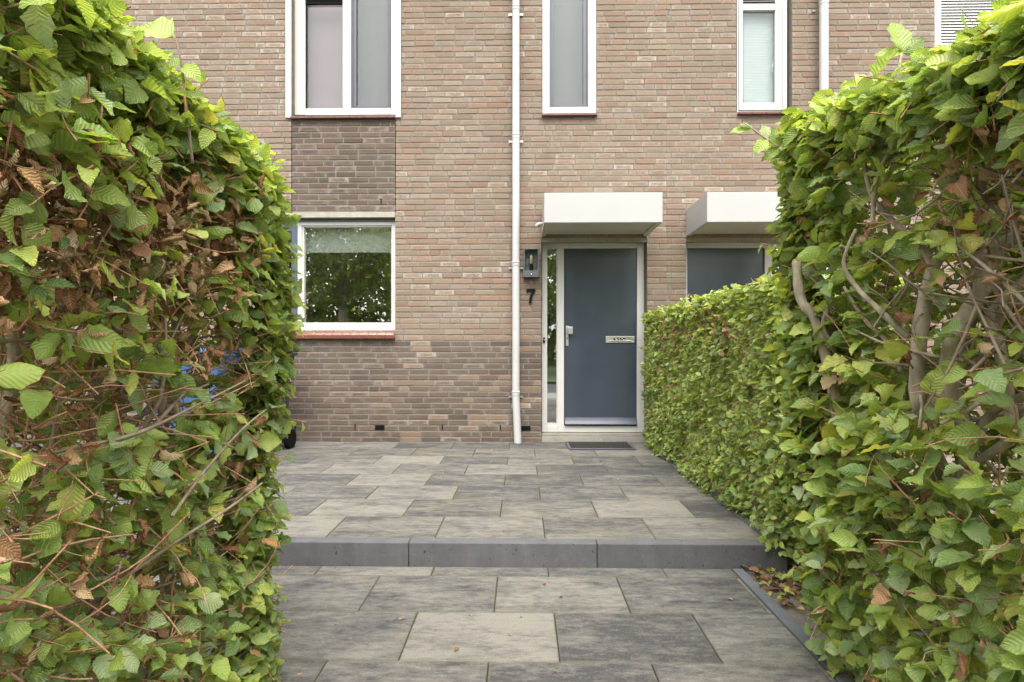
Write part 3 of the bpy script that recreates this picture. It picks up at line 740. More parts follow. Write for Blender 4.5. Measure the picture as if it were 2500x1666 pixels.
# ------------------------------------------------------------------ bins and the lamp indoors
def wheelie_bin(x, y, mat, lidmat, label, rz, logo=False):
    r = empty('wheelie_bin', (0, 0, 0)); z0 = PZ
    b = .22; T = .285
    mb = MB()
    n0 = len(mb.v)
    mb.v += [(-b,-.24,.06),(b,-.24,.06),(b,.20,.06),(-b,.20,.06),(-T,-.34,.98),(T,-.34,.98),(T,.30,.98),(-T,.30,.98)]
    mb.f += [(0,3,2,1),(4,5,6,7),(0,1,5,4),(1,2,6,5),(2,3,7,6),(3,0,4,7)]
    mb.build('body', mat, r, bevel=.03)
    MB().box(-T-.015, T+.015, -.355, .315, .955, .985).build('rim', mat, r, bevel=.01)
    MB().prism([(-.375, .99), (-.38, 1.01), (-.2, 1.045), (.2, 1.06), (.33, 1.03), (.33, .99)], -T-.02, T+.02).build('lid', lidmat, r, bevel=.01)
    MB().tube([(-.2, .37, 1.0), (.2, .37, 1.0)], .016, 10).tube([(-.2, .31, .99), (-.2, .38, 1.0)], .014, 8).tube([(.2, .31, .99), (.2, .38, 1.0)], .014, 8).build('handle', mat, r)
    for s in (-1, 1):
        MB().tube([(s*.24, .21, .10), (s*.285, .21, .10)], [.10, .10], 24).build('wheel', M['black'], r)
    if logo:
        for k in range(3):
            mb = MB(); mb.tube([(.12+.06*math.cos(a), -.335 + .105*((.75-.06*k)-.98)*-1 - .006, .74-.035*k+.02*math.sin(a)) for a in np.linspace(math.pi, 2*math.pi, 12)], .006, 6); mb.build('printed_emblem', M['ink'], r)
    r.location = (x, y, z0); r.rotation_euler = (0, 0, rz); 
    return tag(r, label, 'bin', 'wheelie bins by the house wall')
wheelie_bin(FX(622, 5.75), 5.75, M['bindark'], M['bindark'], 'dark grey wheelie bin by the brick wall, its corner showing past the left hedge', R(-4), True)
wheelie_bin(FX(480, 5.1), 5.15, M['binblue'], M['binblue'], 'bright blue wheelie bin seen in patches through the left hedge', R(8))
# pendant lamp seen through the pane
pc = Vector((FX(880, YW+.75), YW+.75, FZ(770, YW+.75)))
pl = tag(empty('pendant_lamp', pc), 'black wire cage pendant lamp hanging behind the wide ground floor window', 'lamp')
mb = MB()
for k in range(10):
    a = k*math.pi/5; prof = [(.02, .17), (.05, .15), (.09, .10), (.115, .04), (.12, -.03), (.11, -.12)]
    mb.tube([pc + Vector((r_*math.cos(a), r_*math.sin(a), z_)) for r_, z_ in prof], .0045, 6)
for r_, z_ in ((.118, 0), (.11, -.12), (.09, .10)):
    mb.tube([pc + Vector((r_*math.cos(a), r_*math.sin(a), z_)) for a in np.linspace(0, 6.3, 25)], .0045, 6)
mb.build('cage', M['black'], pl)
MB().lathe(pc, [(.035, .15), (.04, .2), (.035, .26), (.01, .27)]).build('socket', M['black'], pl, smooth=True)
MB().tube([pc + Vector((0, 0, .27)), pc + Vector((0, 0, .70))], .004, 6).build('cord', M['black'], pl)
MB().lathe(pc, [(.015, .15), (.03, .11), (.045, .06), (.045, .02), (.03, -.01), (.005, -.02)]).build('bulb', M['gold'], pl, smooth=True)

# ------------------------------------------------------------------ foliage machinery
def norm(a): return a / np.maximum(np.linalg.norm(a, axis=-1, keepdims=True), 1e-9)
PROF_T = np.array([0, .09, .20, .32, .44, .56, .68, .80, .91, 1.0]); PROF_W = np.array([.015, .16, .275, .335, .35, .335, .285, .205, .11, .008])
def leaves(name, base, d, n, size, col, mat, parent, roll=.5, fine=True, droop=.28, wav=.032):
    k = len(base)
    if fine: T, Wd, A = PROF_T, PROF_W, np.array([-1, -.5, 0, .5, 1])
    else: T, Wd, A = np.array([0, .3, .68, 1.0]), np.array([.03, .32, .29, .01]), np.array([-1, 0, 1])
    d = norm(d); n = norm(n - d * (n*d).sum(1, keepdims=True)); s = np.cross(d, n)
    r = np.clip(roll * rng.normal(1, .45, k), .12, 3.2)[:, None, None] * np.sign(rng.uniform(-.15, 1, k))[:, None, None]
    dr = (droop * rng.normal(1, .6, k))[:, None, None]; L = size[:, None, None]
    t = T[None, :, None]; a = A[None, None, :]; wv = Wd[None, :, None] * rng.normal(1, .10, k)[:, None, None]
    wv = wv * (1 + rng.normal(0, .10, (k, len(T), len(A))) * (np.abs(a) > .9))
    ang = a * r
    side = np.sin(ang) / r * wv; hgt = (1 - np.cos(ang)) / r * wv
    along = t - .25*dr*t**2 + 0*a
    hgt = hgt - dr * t**2 * .8 + wav * np.sin(t*19 + rng.uniform(0, 6, k)[:, None, None]) * np.abs(a) + rng.normal(0, wav*.5, (k, len(T), len(A)))
    twist = rng.normal(0, .35, k)[:, None, None] * t
    sd = side*np.cos(twist) - hgt*np.sin(twist)*.3
    V = base[:, None, None, :] + L[..., None] * (along[..., None]*d[:, None, None, :] + sd[..., None]*s[:, None, None, :] + hgt[..., None]*n[:, None, None, :])
    nt_, na = len(T), len(A)
    i, j = np.meshgrid(np.arange(nt_-1), np.arange(na-1), indexing='ij'); q = (i*na+j).ravel()
    quad = np.stack([q, q+1, q+na+1, q+na], 1)
    Q = (quad[None] + (np.arange(k)*nt_*na)[:, None, None]).reshape(-1, 4)
    uv = np.stack(np.broadcast_arrays((A[None, :]+1)/2, T[:, None]), -1).reshape(1, -1, 2).repeat(k, 0).reshape(-1, 2)
    C = col[:, None, :].repeat(nt_*na, 1).reshape(-1, 4)
    return np_mesh(name, V.reshape(-1, 3), Q, mat, parent, col=C, uv=uv, smooth=True)
def tubes(name, P0, P1, P2, r0, r1, mat, parent, sides=4):
    """many bent twigs at once: quadratic curves P0-P1-P2"""
    k = len(P0); T = np.linspace(0, 1, 5)
    pts = ((1-T)**2)[None, :, None]*P0[:, None] + (2*T*(1-T))[None, :, None]*P1[:, None] + (T**2)[None, :, None]*P2[:, None]
    pts = pts + rng.normal(0, .0018, pts.shape)
    d = norm(P2 - P0); ref = norm(np.cross(d, rng.normal(size=(k, 3)))); q = np.cross(d, ref)
    rad = r0[:, None] + (r1-r0)[:, None]*T[None]
    a = np.arange(sides)*2*math.pi/sides
    ring_ = np.cos(a)[None, None, :, None]*ref[:, None, None] + np.sin(a)[None, None, :, None]*q[:, None, None]
    V = pts[:, :, None] + ring_*rad[:, :, None, None]
    Q = []
    for i in range(4):
        for j in range(sides): Q.append((i*sides+j, i*sides+(j+1) % sides, (i+1)*sides+(j+1) % sides, (i+1)*sides+j))
    Q = (np.array(Q)[None] + (np.arange(k)*5*sides)[:, None, None]).reshape(-1, 4)
    return np_mesh(name, V.reshape(-1, 3), Q, mat, parent, smooth=True)
GREENS = np.array([(.265,.345,.085), (.335,.415,.095), (.170,.245,.075), (.40,.46,.10), (.25,.325,.13), (.50,.46,.10), (.36,.43,.20)])
def leafcol(k, top, bias=0):
    w_ = np.array([.22, .22, .14, .14, .12, .05, .11])
    c = GREENS[rng.choice(7, k, p=w_/w_.sum())]
    lim = np.array([(.36, .44, .075)])
    m = np.clip(top + rng.normal(0, .2, k), 0, 1)[:, None]*.28
    c = c*(1-m) + lim*m  # leaves near the top tinted lime: light from above painted into their colour
    c = c * np.array([1.30, 1.28, 1.55]) * rng.normal(1, .12, (k, 1))
    al = np.where(rng.random(k) < .12, rng.uniform(.5, 1, k), rng.uniform(0, .25, k))
    return np.concatenate([np.clip(c, .01, .62), al[:, None]], 1)
def browns(k):
    c = np.array([(.32,.155,.075), (.44,.25,.13), (.25,.115,.055), (.52,.35,.21)])[rng.integers(0, 4, k)] * rng.normal(1, .15, (k, 1))
    return np.concatenate([np.clip(c, .01, 1), np.zeros((k, 1))], 1)
def sprays(surf, n, lsize, parent, fine=True, nodes=(4, 8), lift=.5, length=(.10, .24), inset=.05, topz=None, name='foliage', roll=.8, dens=None):
    """leafy shoots growing out through a surface; surf(n) gives points and outward normals"""
    p, nrm_ = surf(n)
    if dens is not None:
        keep = rng.random(n) < dens(p); p, nrm_ = p[keep], nrm_[keep]; n = len(p)
    up_ = np.array([0, 0, 1.0])
    d = norm(nrm_*rng.uniform(.3, 1.0, (n, 1)) + up_*lift*rng.uniform(-.3, 1.2, (n, 1)) + rng.normal(0, .45, (n, 3)))
    ln = rng.uniform(*length, n)[:, None]
    st = p - d*ln*.75 - nrm_*np.abs(rng.normal(0, inset, (n, 1)))
    end = st + d*ln
    mid_ = (st+end)/2 + rng.normal(0, .012, (n, 3))
    tubes('shoots', st, mid_, end, np.full(n, .0022 if fine else .0018), np.full(n, .001), M['twig'], parent)
    B, D, NN, SZ, TP = [], [], [], [], []
    for i in range(nodes[1]):
        act = rng.random(n) < (1 if i < nodes[0] else .55)
        f = (i + .7) / nodes[1]
        b = st + d*ln*f
        sd = norm(np.cross(d, up_ + rng.normal(0, .3, (n, 3)))) * (1 if i % 2 else -1)
        ld = norm(sd*rng.uniform(.6, 1.1, (n, 1)) + d*rng.uniform(.2, .9, (n, 1)) + nrm_*.25 - up_*rng.uniform(0, .5, (n, 1)) + rng.normal(0, .25, (n, 3)))
        ln_ = norm(up_*rng.uniform(.3, 1.0, (n, 1)) + nrm_*rng.uniform(.1, .9, (n, 1)) + rng.normal(0, .38, (n, 3)))
        B.append(b[act]); D.append(ld[act]); NN.append(ln_[act])
        SZ.append((rng.uniform(*lsize, n)*(1 - .25*abs(f-.55))*rng.choice([1, 1, 1, .62], n))[act])
        TP.append(np.clip((b[act][:, 2] - (topz - .35))/.35, 0, 1) if topz else np.zeros(act.sum()))
    B, D, NN, SZ, TP = map(np.concatenate, (B, D, NN, SZ, TP))
    return leaves(name, B, D, NN, SZ, leafcol(len(B), TP*.9), M['leaf'], parent, roll=roll, fine=fine)
def rect(o, u, v, n_):
    o, u, v = map(np.array, (o, u, v))
    def f(k):
        a, b = rng.random(k), rng.random(k)
        p = o + a[:, None]*u + b[:, None]*v
        return p, np.tile(np.array(n_, float), (k, 1))
    return f
def branch(parent, pts, r0, r1, mat='bark', name='branch', n=9, lumps=True):
    pts = [Vector(p) for p in pts]; out = []
    for i in range(len(pts)-1):                        # smooth the polyline
        for s_ in range(5):
            t_ = s_/5; a, b, c_, d_ = pts[max(i-1, 0)], pts[i], pts[i+1], pts[min(i+2, len(pts)-1)]
            out.append(.5*((2*b) + (c_-a)*t_ + (2*a-5*b+4*c_-d_)*t_*t_ + (3*b-a-3*c_+d_)*t_**3))
    out.append(pts[-1]); m_ = len(out)
    rad = [(r0+(r1-r0)*i/(m_-1))*(1 + (random.uniform(-.09, .14) if lumps else 0)) for i in range(m_)]
    return MB().tube(out, rad, n).build(name, M[mat], parent, smooth=True)

def random_branches(parent, n, box, outw, rr=(.004, .009), up=.5, name='branches', mat='twig', ln=(.12, .36), lim=None):
    x0, x1, y0, y1, z0, z1 = box
    p = np.stack([rng.uniform(x0, x1, n), rng.uniform(y0, y1, n), rng.uniform(z0, z1, n)], 1)
    d = norm(np.array(outw)*rng.uniform(.1, 1.2, (n, 1)) + np.array([0, 0, up])*rng.uniform(-.3, 1, (n, 1)) + rng.normal(0, .5, (n, 3)))
    l_ = rng.uniform(*ln, (n, 1)); e = p + d*l_
    if lim: e = np.clip(e, [v - rng.uniform(0, .05) for v in lim[0]], np.array(lim[1]) + rng.normal(0, .012, (n, 3)))
    r = rng.uniform(*rr, n)
    return tubes(name, p, (p+e)/2 + rng.normal(0, .03, (n, 3)), e, r, r*.5, M[mat], parent, sides=5)
def dead_clump(parent, pts, nrm_, size, name='withered_leaves'):
    k = len(pts)
    return leaves(name, pts, norm(rng.normal(0, 1, (k, 3)) - np.array([0, 0, .7])), norm(rng.normal(0, 1, (k, 3)) + nrm_), rng.uniform(*size, k), browns(k), M['dead'], parent, roll=2.0, droop=.5, wav=.06)

# ------------------------------------------------------------------ left hedge
CX, YB, YN = -.815, 1.97, .62
HL = tag(empty('hedge', (-1.4, 1.3, 0)), 'tall loose beech hedge left of the path, full of bare twigs and withered leaves', 'hedge', 'beech hedges')
ztop = lambda y: 1.70 + .125*(2-y)
def surfL(k):
    y = rng.uniform(YN, YB, k); z = .02 + rng.random(k)*(ztop(y)-.02)
    b = .03*np.sin(z*5.2+.4)*(1) - .055*np.clip((.8-z)/.6, 0, 1) + .02*np.sin(y*9+z*3)
    return np.stack([CX + b, y, z], 1), np.tile(np.array([1., -.05, .1]), (k, 1))
def densL(p):
    y, z = p[:, 1], p[:, 2]
    d = np.ones(len(p))
    bare = (z > .98) & (z < 1.52) & (y < 1.72); d[bare] = .24
    mid_ = (z > .62) & (z <= .98) & (y < 1.5); d[mid_] = .5
    low = (z < .62) & (y < 1.8); d[low] = .48
    d[(y > 1.72)] = .85
    d *= .75 + .5*np.sin(y*13+z*9)*np.sin(z*11-y*4)
    return d
sprays(surfL, 1250, (.055, .088), HL, dens=densL, topz=1.75)
def surfLt(k):
    x = rng.uniform(-2.4, CX, k); y = rng.uniform(YN, YB, k)
    return np.stack([x, y, ztop(y) + .02*np.sin(x*9) + .0*x], 1), np.tile(np.array([.25, 0, 1.]), (k, 1))
sprays(surfLt, 700, (.06, .095), HL, topz=1.8, length=(.1, .22))
def surfLe(k):                      # the rounded edge between the end face and the top
    y = rng.uniform(YN, YB, k); a = rng.uniform(0, 1.57, k)
    return np.stack([CX - .07 + .09*np.cos(a), y, ztop(y) - .09 + .11*np.sin(a)], 1), np.stack([np.cos(a), 0*a, np.sin(a)], 1)
sprays(surfLe, 420, (.06, .092), HL, topz=1.8, length=(.08, .18))
def surfLc(k):                      # far corner, where the silhouette is
    z = .02 + rng.random(k)*1.66
    return np.stack([CX - .02 + .025*np.sin(z*6+.5) - .055*np.clip((.9-z)/.6, 0, 1), np.full(k, YB) + rng.normal(0, .03, k), z], 1), np.tile(np.array([.8, .5, .15]), (k, 1))
sprays(surfLc, 520, (.042, .07), HL, topz=1.75, length=(.07, .15))
sprays(rect((-2.6, YB, .02), (1.75, 0, 0), (0, 0, 1.6), (0, 1, .1)), 800, (.055, .085), HL, dens=lambda p: np.where(p[:, 2] < .75, .55, .85))
sprays(rect((-2.3, .9, .3), (1.3, 0, 0), (0, .8, 1.1), (.4, 0, .3)), 260, (.05, .08), HL)
random_branches(HL, 1300, (-1.55, CX-.06, .7, 1.85, .3, 1.55), (.8, .25, 0), (.0014, .0036), .15, lim=((-3, .5, .05), (CX+.035, YB+.02, 1.66)))
random_branches(HL, 90, (-1.5, CX-.1, .75, 1.8, .1, 1.3), (.7, .3, 0), (.004, .008), .5, 'boughs', 'bough', (.2, .45), lim=((-3, .5, .05), (CX-.03, YB-.05, 1.5)))
k = 1350; y = rng.uniform(.75, 1.75, k); z = np.clip(rng.normal(1.43, .11, k), 1.0, 1.62) + (y-1.2)*.10
dead_clump(HL, np.stack([CX - rng.normal(.065, .055, k), y, z], 1), np.array([1, 0, .3]), (.028, .056))
k = 420; y = rng.uniform(.8, 1.85, k); z = rng.uniform(.15, 1.6, k)
dead_clump(HL, np.stack([CX - np.abs(rng.normal(.06, .08, k)), y, z], 1), np.array([1, 0, .3]), (.03, .065))
for (x, y, lean) in ((-1.10, .95, .05), (-1.12, 1.25, -.04), (-1.18, 1.55, .05), (-1.05, 1.75, -.05), (-1.5, 1.3, .08), (-1.8, 1.4, -.05), (-2.1, 1.2, .03)):
    branch(HL, [(x, y, -.05), (x+lean*.5, y+.02, .35), (x+lean, y-.03, .75), (x+lean*.3, y+.03, 1.15), (x+lean*1.3, y, 1.55)], .024, .009, name='trunk')
for pts, r0, r1 in (([P(-60, 700, .98), P(60, 655, 1.06), P(130, 590, 1.12), P(230, 540, 1.2), P(300, 470, 1.24)], .0085, .004),
                    ([P(395, 1010, 1.40), P(402, 900, 1.38), P(392, 840, 1.36)], .009, .008),
                    ([P(250, 1450, 1.25), P(420, 1330, 1.36), P(560, 1240, 1.5), P(640, 1180, 1.62)], .005, .0025),
                    ([P(420, 1260, 1.3), P(500, 1150, 1.45), P(590, 1050, 1.6), P(650, 1000, 1.7)], .0045, .002),
                    ([P(150, 1100, 1.1), P(330, 1060, 1.22), P(480, 990, 1.4), P(600, 930, 1.6)], .005, .0022),
                    ([P(470, 400, 1.35), P(455, 260, 1.33), P(440, 140, 1.30), P(425, 85, 1.3)], .0035, .0015)):
    branch(HL, pts, r0, r1, 'bough')

# ------------------------------------------------------------------ near right hedge
HR = tag(empty('hedge', (1.5, 1.4, 0)), 'tall beech hedge at the right edge with thick pruned grey branches laid bare', 'hedge', 'beech hedges')
CR, YR, ZR = 1.0, 2.28, 1.98
zr = lambda y: 1.80 + .16*(y - 1.1)
fx = lambda z: CR + .10*np.clip((.9 - z)/.9, 0, 1) + .02
def surfR(k):
    y = rng.uniform(.7, YR, k); z = .02 + rng.random(k)*(zr(y)-.02)
    return np.stack([fx(z) + .025*np.sin(y*8+z*4), y, z], 1), np.tile(np.array([-1., -.05, .1]), (k, 1))
def densR(p):
    y, z = p[:, 1], p[:, 2]; d = np.full(len(p), .8)
    hole = (z > 1.0) & (z < 1.58) & (y < 1.8); d[hole] = .06
    d[(z <= 1.0) & (z > .7) & (y < 1.7)] = .6
    d[z < .3] = .7
    d *= .8 + .4*np.sin(y*12+z*8)*np.sin(z*9-y*5)
    return d
sprays(surfR, 1150, (.06, .108), HR, dens=densR, topz=2.05)
def surfRe(k):
    y = rng.uniform(.7, YR, k); a = rng.uniform(0, 1.57, k)
    return np.stack([CR + .09 - .10*np.cos(a), y, zr(y) - .08 + .11*np.sin(a)], 1), np.stack([-np.cos(a), 0*a, np.sin(a)], 1)
sprays(surfRe, 520, (.06, .10), HR, topz=2.0, length=(.1, .22))
def surfRt(k):
    x = rng.uniform(CR, CR+1.6, k); y = rng.uniform(.6, YR, k)
    return np.stack([x, y, zr(y) + .02*np.sin(x*8)], 1), np.tile(np.array([-.2, 0, 1.]), (k, 1))
sprays(surfRt, 600, (.06, .10), HR, topz=2.0)
def surfRc(k):
    z = .12 + rng.random(k)*(ZR-.14)
    return np.stack([fx(z) + .03 + .025*np.sin(z*7), np.full(k, YR) + rng.normal(0, .03, k), z], 1), np.tile(np.array([-.8, .45, .15]), (k, 1))
sprays(surfRc, 520, (.045, .078), HR, topz=2.05, length=(.08, .17))
sprays(rect((CR+.1, YR, .05), (1.7, 0, 0), (0, 0, 1.83), (0, 1, .1)), 900, (.055, .085), HR)
sprays(rect((CR+.45, .9, .1), (.5, 0, 0), (0, 1.3, 1.8), (-.5, .1, .3)), 420, (.055, .085), HR)
sprays(rect((CR+1.0, .9, .05), (0, 1.5, 0), (0, 0, 1.9), (1, 0, .1)), 800, (.055, .085), HR)
random_branches(HR, 300, (CR+.06, CR+.5, .8, 2.15, .3, 1.9), (-.6, .2, 0), (.0014, .0034), .5, lim=((CR-.03, .5, .05), (3, YR+.02, 1.9)))
random_branches(HR, 70, (CR+.12, CR+.5, .9, 2.1, .3, 1.4), (-.5, .2, 0), (.004, .009), 1.1, 'boughs', 'bark', (.2, .5), lim=((CR+.07, .5, .05), (3, YR-.05, 1.8)))
random_branches(HR, 110, (CR+.05, CR+.35, 1.0, 1.75, 1.1, 1.7), (-.3, .1, 0), (.0025, .0055), .9, 'boughs', 'bough', (.15, .4), lim=((CR+.02, .5, .05), (3, YR-.05, 1.78)))
k = 260; dead_clump(HR, np.stack([CR + np.abs(rng.normal(.16, .08, k)), rng.uniform(.95, 1.5, k), rng.normal(1.60, .10, k)], 1), np.array([-1, 0, .3]), (.04, .078))
k = 150; dead_clump(HR, np.stack([CR + np.abs(rng.normal(.08, .06, k)), rng.uniform(.9, 2.2, k), rng.uniform(.2, 1.8, k)], 1), np.array([-1, 0, .3]), (.035, .075))
for pts, r0, r1 in (
    ([P(2250, 1480, 1.72), P(2230, 1300, 1.72), P(2292, 1165, 1.70), P(2245, 1010, 1.66), P(2242, 850, 1.64), P(2262, 705, 1.62)], .031, .021),
    ([P(2345, 1250, 1.62), P(2362, 1110, 1.60), P(2318, 930, 1.56), P(2330, 820, 1.54), P(2400, 700, 1.50), P(2385, 610, 1.48)], .027, .022),
    ([P(2385, 680, 1.50), P(2430, 615, 1.48), P(2500, 565, 1.45), P(2600, 500, 1.4)], .022, .016),
    ([P(2248, 1015, 1.66), P(2310, 955, 1.62), P(2380, 880, 1.58), P(2480, 720, 1.5), P(2600, 610, 1.45)], .019, .012),
    ([P(2262, 720, 1.62), P(2280, 650, 1.63), P(2330, 600, 1.60), P(2390, 530, 1.55), P(2400, 430, 1.52)], .018, .010),
    ([P(2280, 655, 1.63), P(2240, 590, 1.66), P(2190, 550, 1.72), P(2130, 480, 1.78), P(2110, 400, 1.8)], .013, .007),
    ([P(2215, 1500, 1.86), P(2190, 1340, 1.86), P(2140, 1200, 1.9), P(2060, 1060, 1.98), P(2020, 880, 2.02), P(1990, 780, 2.05), P(1955, 730, 2.08), P(1945, 640, 2.1)], .028, .017),
    ([P(2040, 860, 2.0), P(2010, 790, 2.02), P(2030, 720, 2.0), P(1990, 660, 2.05), P(1965, 620, 2.05)], .011, .006),
    ([P(2220, 830, 1.68), P(2150, 760, 1.72), P(2090, 700, 1.78), P(2060, 640, 1.8), P(2090, 560, 1.78)], .011, .006),
    ([P(2200, 910, 1.75), P(2170, 840, 1.78), P(2110, 780, 1.82), P(2060, 700, 1.86)], .009, .005),
    ([P(2480, 1080, 1.5), P(2440, 850, 1.5), P(2420, 760, 1.5), P(2560, 640, 1.4)], .018, .011),
    ([P(2360, 1120, 1.6), P(2420, 1010, 1.55), P(2520, 960, 1.45)], .016, .012),
    ([P(2170, 1180, 1.88), P(2250, 1200, 1.75), P(2350, 1150, 1.62), P(2500, 1050, 1.5)], .017, .012),
    ([P(2195, 330, 1.62), P(2190, 210, 1.62), P(2200, 130, 1.62)], .0075, .004),
    ([P(2130, 560, 1.75), P(2140, 440, 1.72), P(2190, 330, 1.65)], .008, .006),
    ([P(1900, 360, 2.15), P(1850, 325, 2.15), P(1815, 300, 2.15)], .004, .002)):
    branch(HR, pts, r0*.84, r1*.88)
for q, r_ in ((P(2262, 703, 1.62), .0215), (P(2384, 606, 1.48), .022), (P(1945, 636, 2.1), .017)):
    MB().tube([q, q + Vector((-.003, 0, .006))], [r_*.84, r_*.78], 12).build('cut_end', M['wood'], HR)
for (x, y) in ((1.45, 1.2), (1.5, 1.7), (1.6, 2.1), (1.9, 1.5)):
    branch(HR, [(x, y, -.05), (x+.03, y, .4), (x-.03, y+.03, .9), (x+.02, y, 1.4), (x-.04, y, 1.8)], .026, .01, name='trunk')
# the shoot that sticks out over the canopy
def outshoot(pts, lv, parent):
    pts = [Vector(p) for p in pts]; branch(parent, pts, .003, .0015, 'twig', 'shoot')
    b = np.array([tuple(q[0]) for q in lv]); d = np.array([tuple(q[1]) for q in lv]); n_ = np.array([tuple(q[2]) for q in lv]); s_ = np.array([q[3] for q in lv])
    leaves('shoot_leaves', b, d, n_, s_, leafcol(len(lv), np.ones(len(lv))), M['leaf'], parent, roll=.4)
q = P(1905, 362, 2.15); e = P(1838, 315, 2.15)
outshoot([q, (q+e)/2, e], [(e, Vector((-1, 0, .05)), Vector((0, -.7, .7)), .085), (e, Vector((-.75, 0, .3)), Vector((0, -.6, .7)), .06),
    ((q+e)/2, Vector((-.6, -.1, -.7)), Vector((-.3, -.8, .4)), .075), ((q+e)/2, Vector((-.1, 0, .9)), Vector((0, -.9, .2)), .06),
    (q, Vector((-.9, 0, -.45)), Vector((0, -.8, .5)), .08), (q, Vector((-.3, 0, .9)), Vector((0, -.9, .3)), .085)], HR)

q = P(2190, 330, 1.62); e = P(2203, 130, 1.62)
outshoot([q, P(2188, 230, 1.62), e], [(e, Vector((-.1, 0, 1)), Vector((.1, -1, .1)), .115), (e, Vector((-.9, 0, .15)), Vector((0, -.8, .5)), .075),
    (e, Vector((.7, 0, .6)), Vector((0, -.9, .3)), .09), (P(2188, 230, 1.62), Vector((-.9, -.2, .1)), Vector((.1, -.9, .4)), .105),
    (P(2188, 230, 1.62), Vector((.9, -.1, .3)), Vector((.1, -.8, .5)), .10), (q, Vector((-.8, 0, .5)), Vector((0, -.8, .5)), .09)], HR)
q = P(455, 290, 1.33); e = P(424, 88, 1.30); m_ = P(444, 160, 1.31)
outshoot([q, m_, e], [(e, Vector((-.9, 0, .45)), Vector((.35, -.85, .3)), .095), (m_, Vector((.8, 0, -.45)), Vector((.2, -.8, .5)), .055),
    (m_, Vector((-.8, 0, .1)), Vector((0, -.8, .5)), .06), (P(452, 230, 1.33), Vector((.9, 0, .1)), Vector((0, -.8, .6)), .05), (P(452, 230, 1.33), Vector((-.8, 0, .4)), Vector((0, -.8, .6)), .055)], HL)

# ------------------------------------------------------------------ clipped hedge between the two doors
HM = tag(empty('hedge', (1.65, 4.7, PZ)), 'clipped green beech hedge running from the house wall to the step between the doors', 'hedge', 'beech hedges')
CM, ZM, Y0, Y1 = 1.295, 1.535, 3.05, 6.28
def surfM(k):
    y = rng.uniform(Y0, Y1, k); z = PZ + .0 + rng.random(k)*(ZM-PZ)
    lowcut = np.clip((.3-(z-PZ))/.3, 0, 1)*-.01
    return np.stack([CM + .02 + .03*np.sin(y*4+z*3)*np.sin(z*5) + lowcut, y, z], 1), np.tile(np.array([-1., -.1, .1]), (k, 1))
sprays(surfM, 3400, (.040, .064), HM, fine=False, nodes=(5, 8), length=(.07, .15), inset=.05, topz=1.6, name='foliage', dens=lambda p: .72 + .30*np.sin(p[:, 1]*5+p[:, 2]*4)*np.sin(p[:, 2]*7-p[:, 1]*2) + .32*np.sin(p[:, 1]*17+p[:, 2]*6)*np.sin(p[:, 2]*19-p[:, 1]*9))
sprays(rect((CM-.0, Y0, ZM), (.75, 0, 0), (0, Y1-Y0, 0), (-.1, -.1, 1)), 1500, (.040, .064), HM, fine=False, length=(.06, .13), topz=1.55)
sprays(rect((CM, Y0, .06), (.75, 0, 0), (0, 0, ZM-.06), (-.2, -1, .1)), 700, (.045, .07), HM, fine=False, length=(.07, .15), topz=1.6)
sprays(rect((CM, Y1, PZ), (.6, 0, 0), (0, 0, ZM-PZ), (-.2, 1, .1)), 250, (.040, .06), HM, fine=False, length=(.07, .12), topz=1.6)
sprays(rect((CM+.75, Y0, PZ), (0, Y1-Y0, 0), (0, 0, ZM-PZ), (1, 0, .1)), 900, (.045, .065), HM, fine=False, length=(.07, .15), topz=1.6)
sprays(rect((CM+.3, Y0+.1, PZ), (0, Y1-Y0-.2, 0), (0, 0, ZM-PZ-.1), (-1, 0, .1)), 500, (.045, .065), HM, fine=False, length=(.07, .15))
random_branches(HM, 520, (CM+.05, CM+.4, Y0+.05, Y1-.05, PZ+.1, ZM-.15), (-.6, 0, 0), (.0015, .0035), .5, ln=(.08, .22), lim=((CM-.02, Y0-.03, .1), (CM+.8, Y1, ZM+.02)))
k = 260; dead_clump(HM, np.stack([CM + np.abs(rng.normal(.02, .05, k)), rng.uniform(3.6, 5.6, k), rng.normal(1.30, .09, k)], 1), np.array([-1, 0, .3]), (.03, .055))
for y in np.arange(3.25, 6.2, .32):
    branch(HM, [(CM+.33, y, PZ-.1), (CM+.3, y+.03, .5), (CM+.34, y-.02, .95), (CM+.3, y+.02, 1.35)], .02, .008, name='trunk', n=7)

# ------------------------------------------------------------------ leaf litter on the soil
k = 260; p = np.stack([rng.uniform(1.17, 1.75, k), 3.06 - np.abs(rng.normal(0, .28, k)), rng.uniform(-.012, .012, k)], 1)
c = browns(k)*np.array([.55, .55, .55, 1]); g = rng.random(k) < .38; c[g] = leafcol(g.sum(), np.zeros(g.sum())) * np.array([.9, .8, .8, 1])
tag(leaves('leaf_litter', p, rng.normal(0, 1, (k, 3))*np.array([1, 1, .15]), rng.normal(0, .4, (k, 3)) + np.array([0, 0, 1]), rng.uniform(.035, .065, k), c, M['dead'], None, roll=1.2, droop=.1, wav=.05), kind='stuff')

k = 46; p = np.stack([rng.uniform(-.8, 1.25, k), rng.uniform(1.9, 6.35, k), np.zeros(k)], 1); p[:, 2] = np.where(p[:, 1] > 3.17, PZ + .004, .004); p[:, 0] = np.where(p[:, 1] < 3.17, np.minimum(p[:, 0], 1.05), p[:, 0])
p = p[(p[:, 1] < 3.04) | (p[:, 1] > 3.2)]; k = len(p)
tag(leaves('fallen_bits', p, rng.normal(0, 1, (k, 3))*np.array([1, 1, .05]), rng.normal(0, .2, (k, 3)) + np.array([0, 0, 1]), rng.uniform(.008, .028, k), browns(k), M['dead'], None, roll=1.0, droop=.1, wav=.05), kind='stuff')

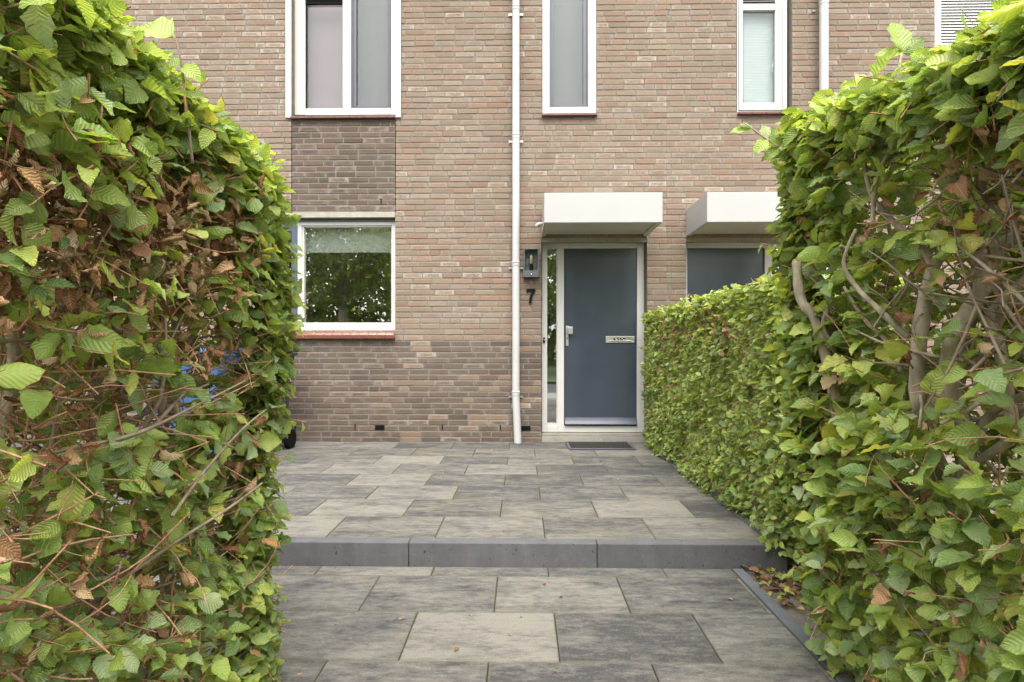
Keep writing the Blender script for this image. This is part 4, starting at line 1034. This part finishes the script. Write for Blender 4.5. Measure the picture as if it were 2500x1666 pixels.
# ------------------------------------------------------------------ street trees behind the viewer, mirrored in the panes
def tree(x, y, h, cr, label, nl=2600, seed=1, tr=.17):
    r_ = tag(empty('street_tree', (x, y, 0)), label, 'tree', 'street trees across the road')
    b = [(x, y, -.05), (x+.05, y, 1.4), (x-.03, y, 2.9), (x+.1, y, h*.42)]
    branch(r_, b, tr, tr*.72, name='trunk', n=10)
    rs = random.Random(seed); cen = []
    for i in range(9):
        a = i*2.4 + rs.random(); e_ = Vector((x + math.cos(a)*cr*rs.uniform(.4, .95), y + math.sin(a)*cr*rs.uniform(.4, .95), h*rs.uniform(.5, .97)))
        s_ = Vector((x+.1, y, h*.40)); branch(r_, [s_ + Vector((0, 0, rs.uniform(-1.2, .3))), s_.lerp(e_, .4) + Vector((0, 0, .4)), e_], tr*.45, .02, n=6)
        cen += [e_, s_.lerp(e_, .65)]
    for i in range(14): cen.append(Vector((x + rs.uniform(-1, 1)*cr, y + rs.uniform(-1, 1)*cr, h*rs.uniform(.38, 1))))
    cen = np.array([tuple(q) for q in cen]); k = nl
    ci = rng.integers(0, len(cen), k); v = norm(rng.normal(0, 1, (k, 3))) * (rng.random((k, 1))**.4) * cr*.36
    p = cen[ci] + v*np.array([1., 1., .75])
    col = np.concatenate([GREENS[rng.integers(0, 5, k)]*np.array([.75, .68, 1.1])*rng.normal(1, .15, (k, 1)), np.zeros((k, 1))], 1)
    leaves('crown', p, rng.normal(0, 1, (k, 3)), rng.normal(0, 1, (k, 3)) + np.array([0, 0, .6]), rng.uniform(.16, .34, k), np.clip(col, .01, 1), M['leaf'], r_, fine=False, roll=.4)
tree(-9.6, -18, 11, 4.4, 'tall forked tree mirrored in the middle of the wide ground floor window', 8000, 1, .24)
tree(-16, -19, 11, 4.4, 'leafy tree mirrored at the left side of the wide ground floor window', 7000, 2)
tree(-3.4, -20, 10.5, 4.4, 'leafy tree mirrored at the right side of the wide ground floor window', 7000, 3)
tree(3.5, -19, 10.5, 4.2, 'leafy tree mirrored in the narrow glass strip beside the front door', 7000, 4)
tree(10.5, -19, 9.5, 4.0, 'leafy tree mirrored in the neighbouring dark front door', 4000, 5)
sh = tag(empty('woodland', (-5, -27, 0)), 'dense belt of trees and bushes closing the far side of the street', 'woodland', kind='stuff')
k = 22000; px_ = rng.uniform(-34, 24, k); top_ = 7.4 + 1.6*np.sin(px_*.45) + 1.1*np.sin(px_*1.3+1)
p = np.stack([px_, rng.normal(-28, 1.4, k), rng.random(k)*top_], 1)
leaves('undergrowth', p, rng.normal(0, 1, (k, 3)), rng.normal(0, 1, (k, 3)) + np.array([0, .3, .6]), rng.uniform(.35, .75, k), np.concatenate([GREENS[rng.integers(0, 5, k)]*np.array([.75, .68, 1.1]), np.zeros((k, 1))], 1), M['leaf'], sh, fine=False, roll=.4)
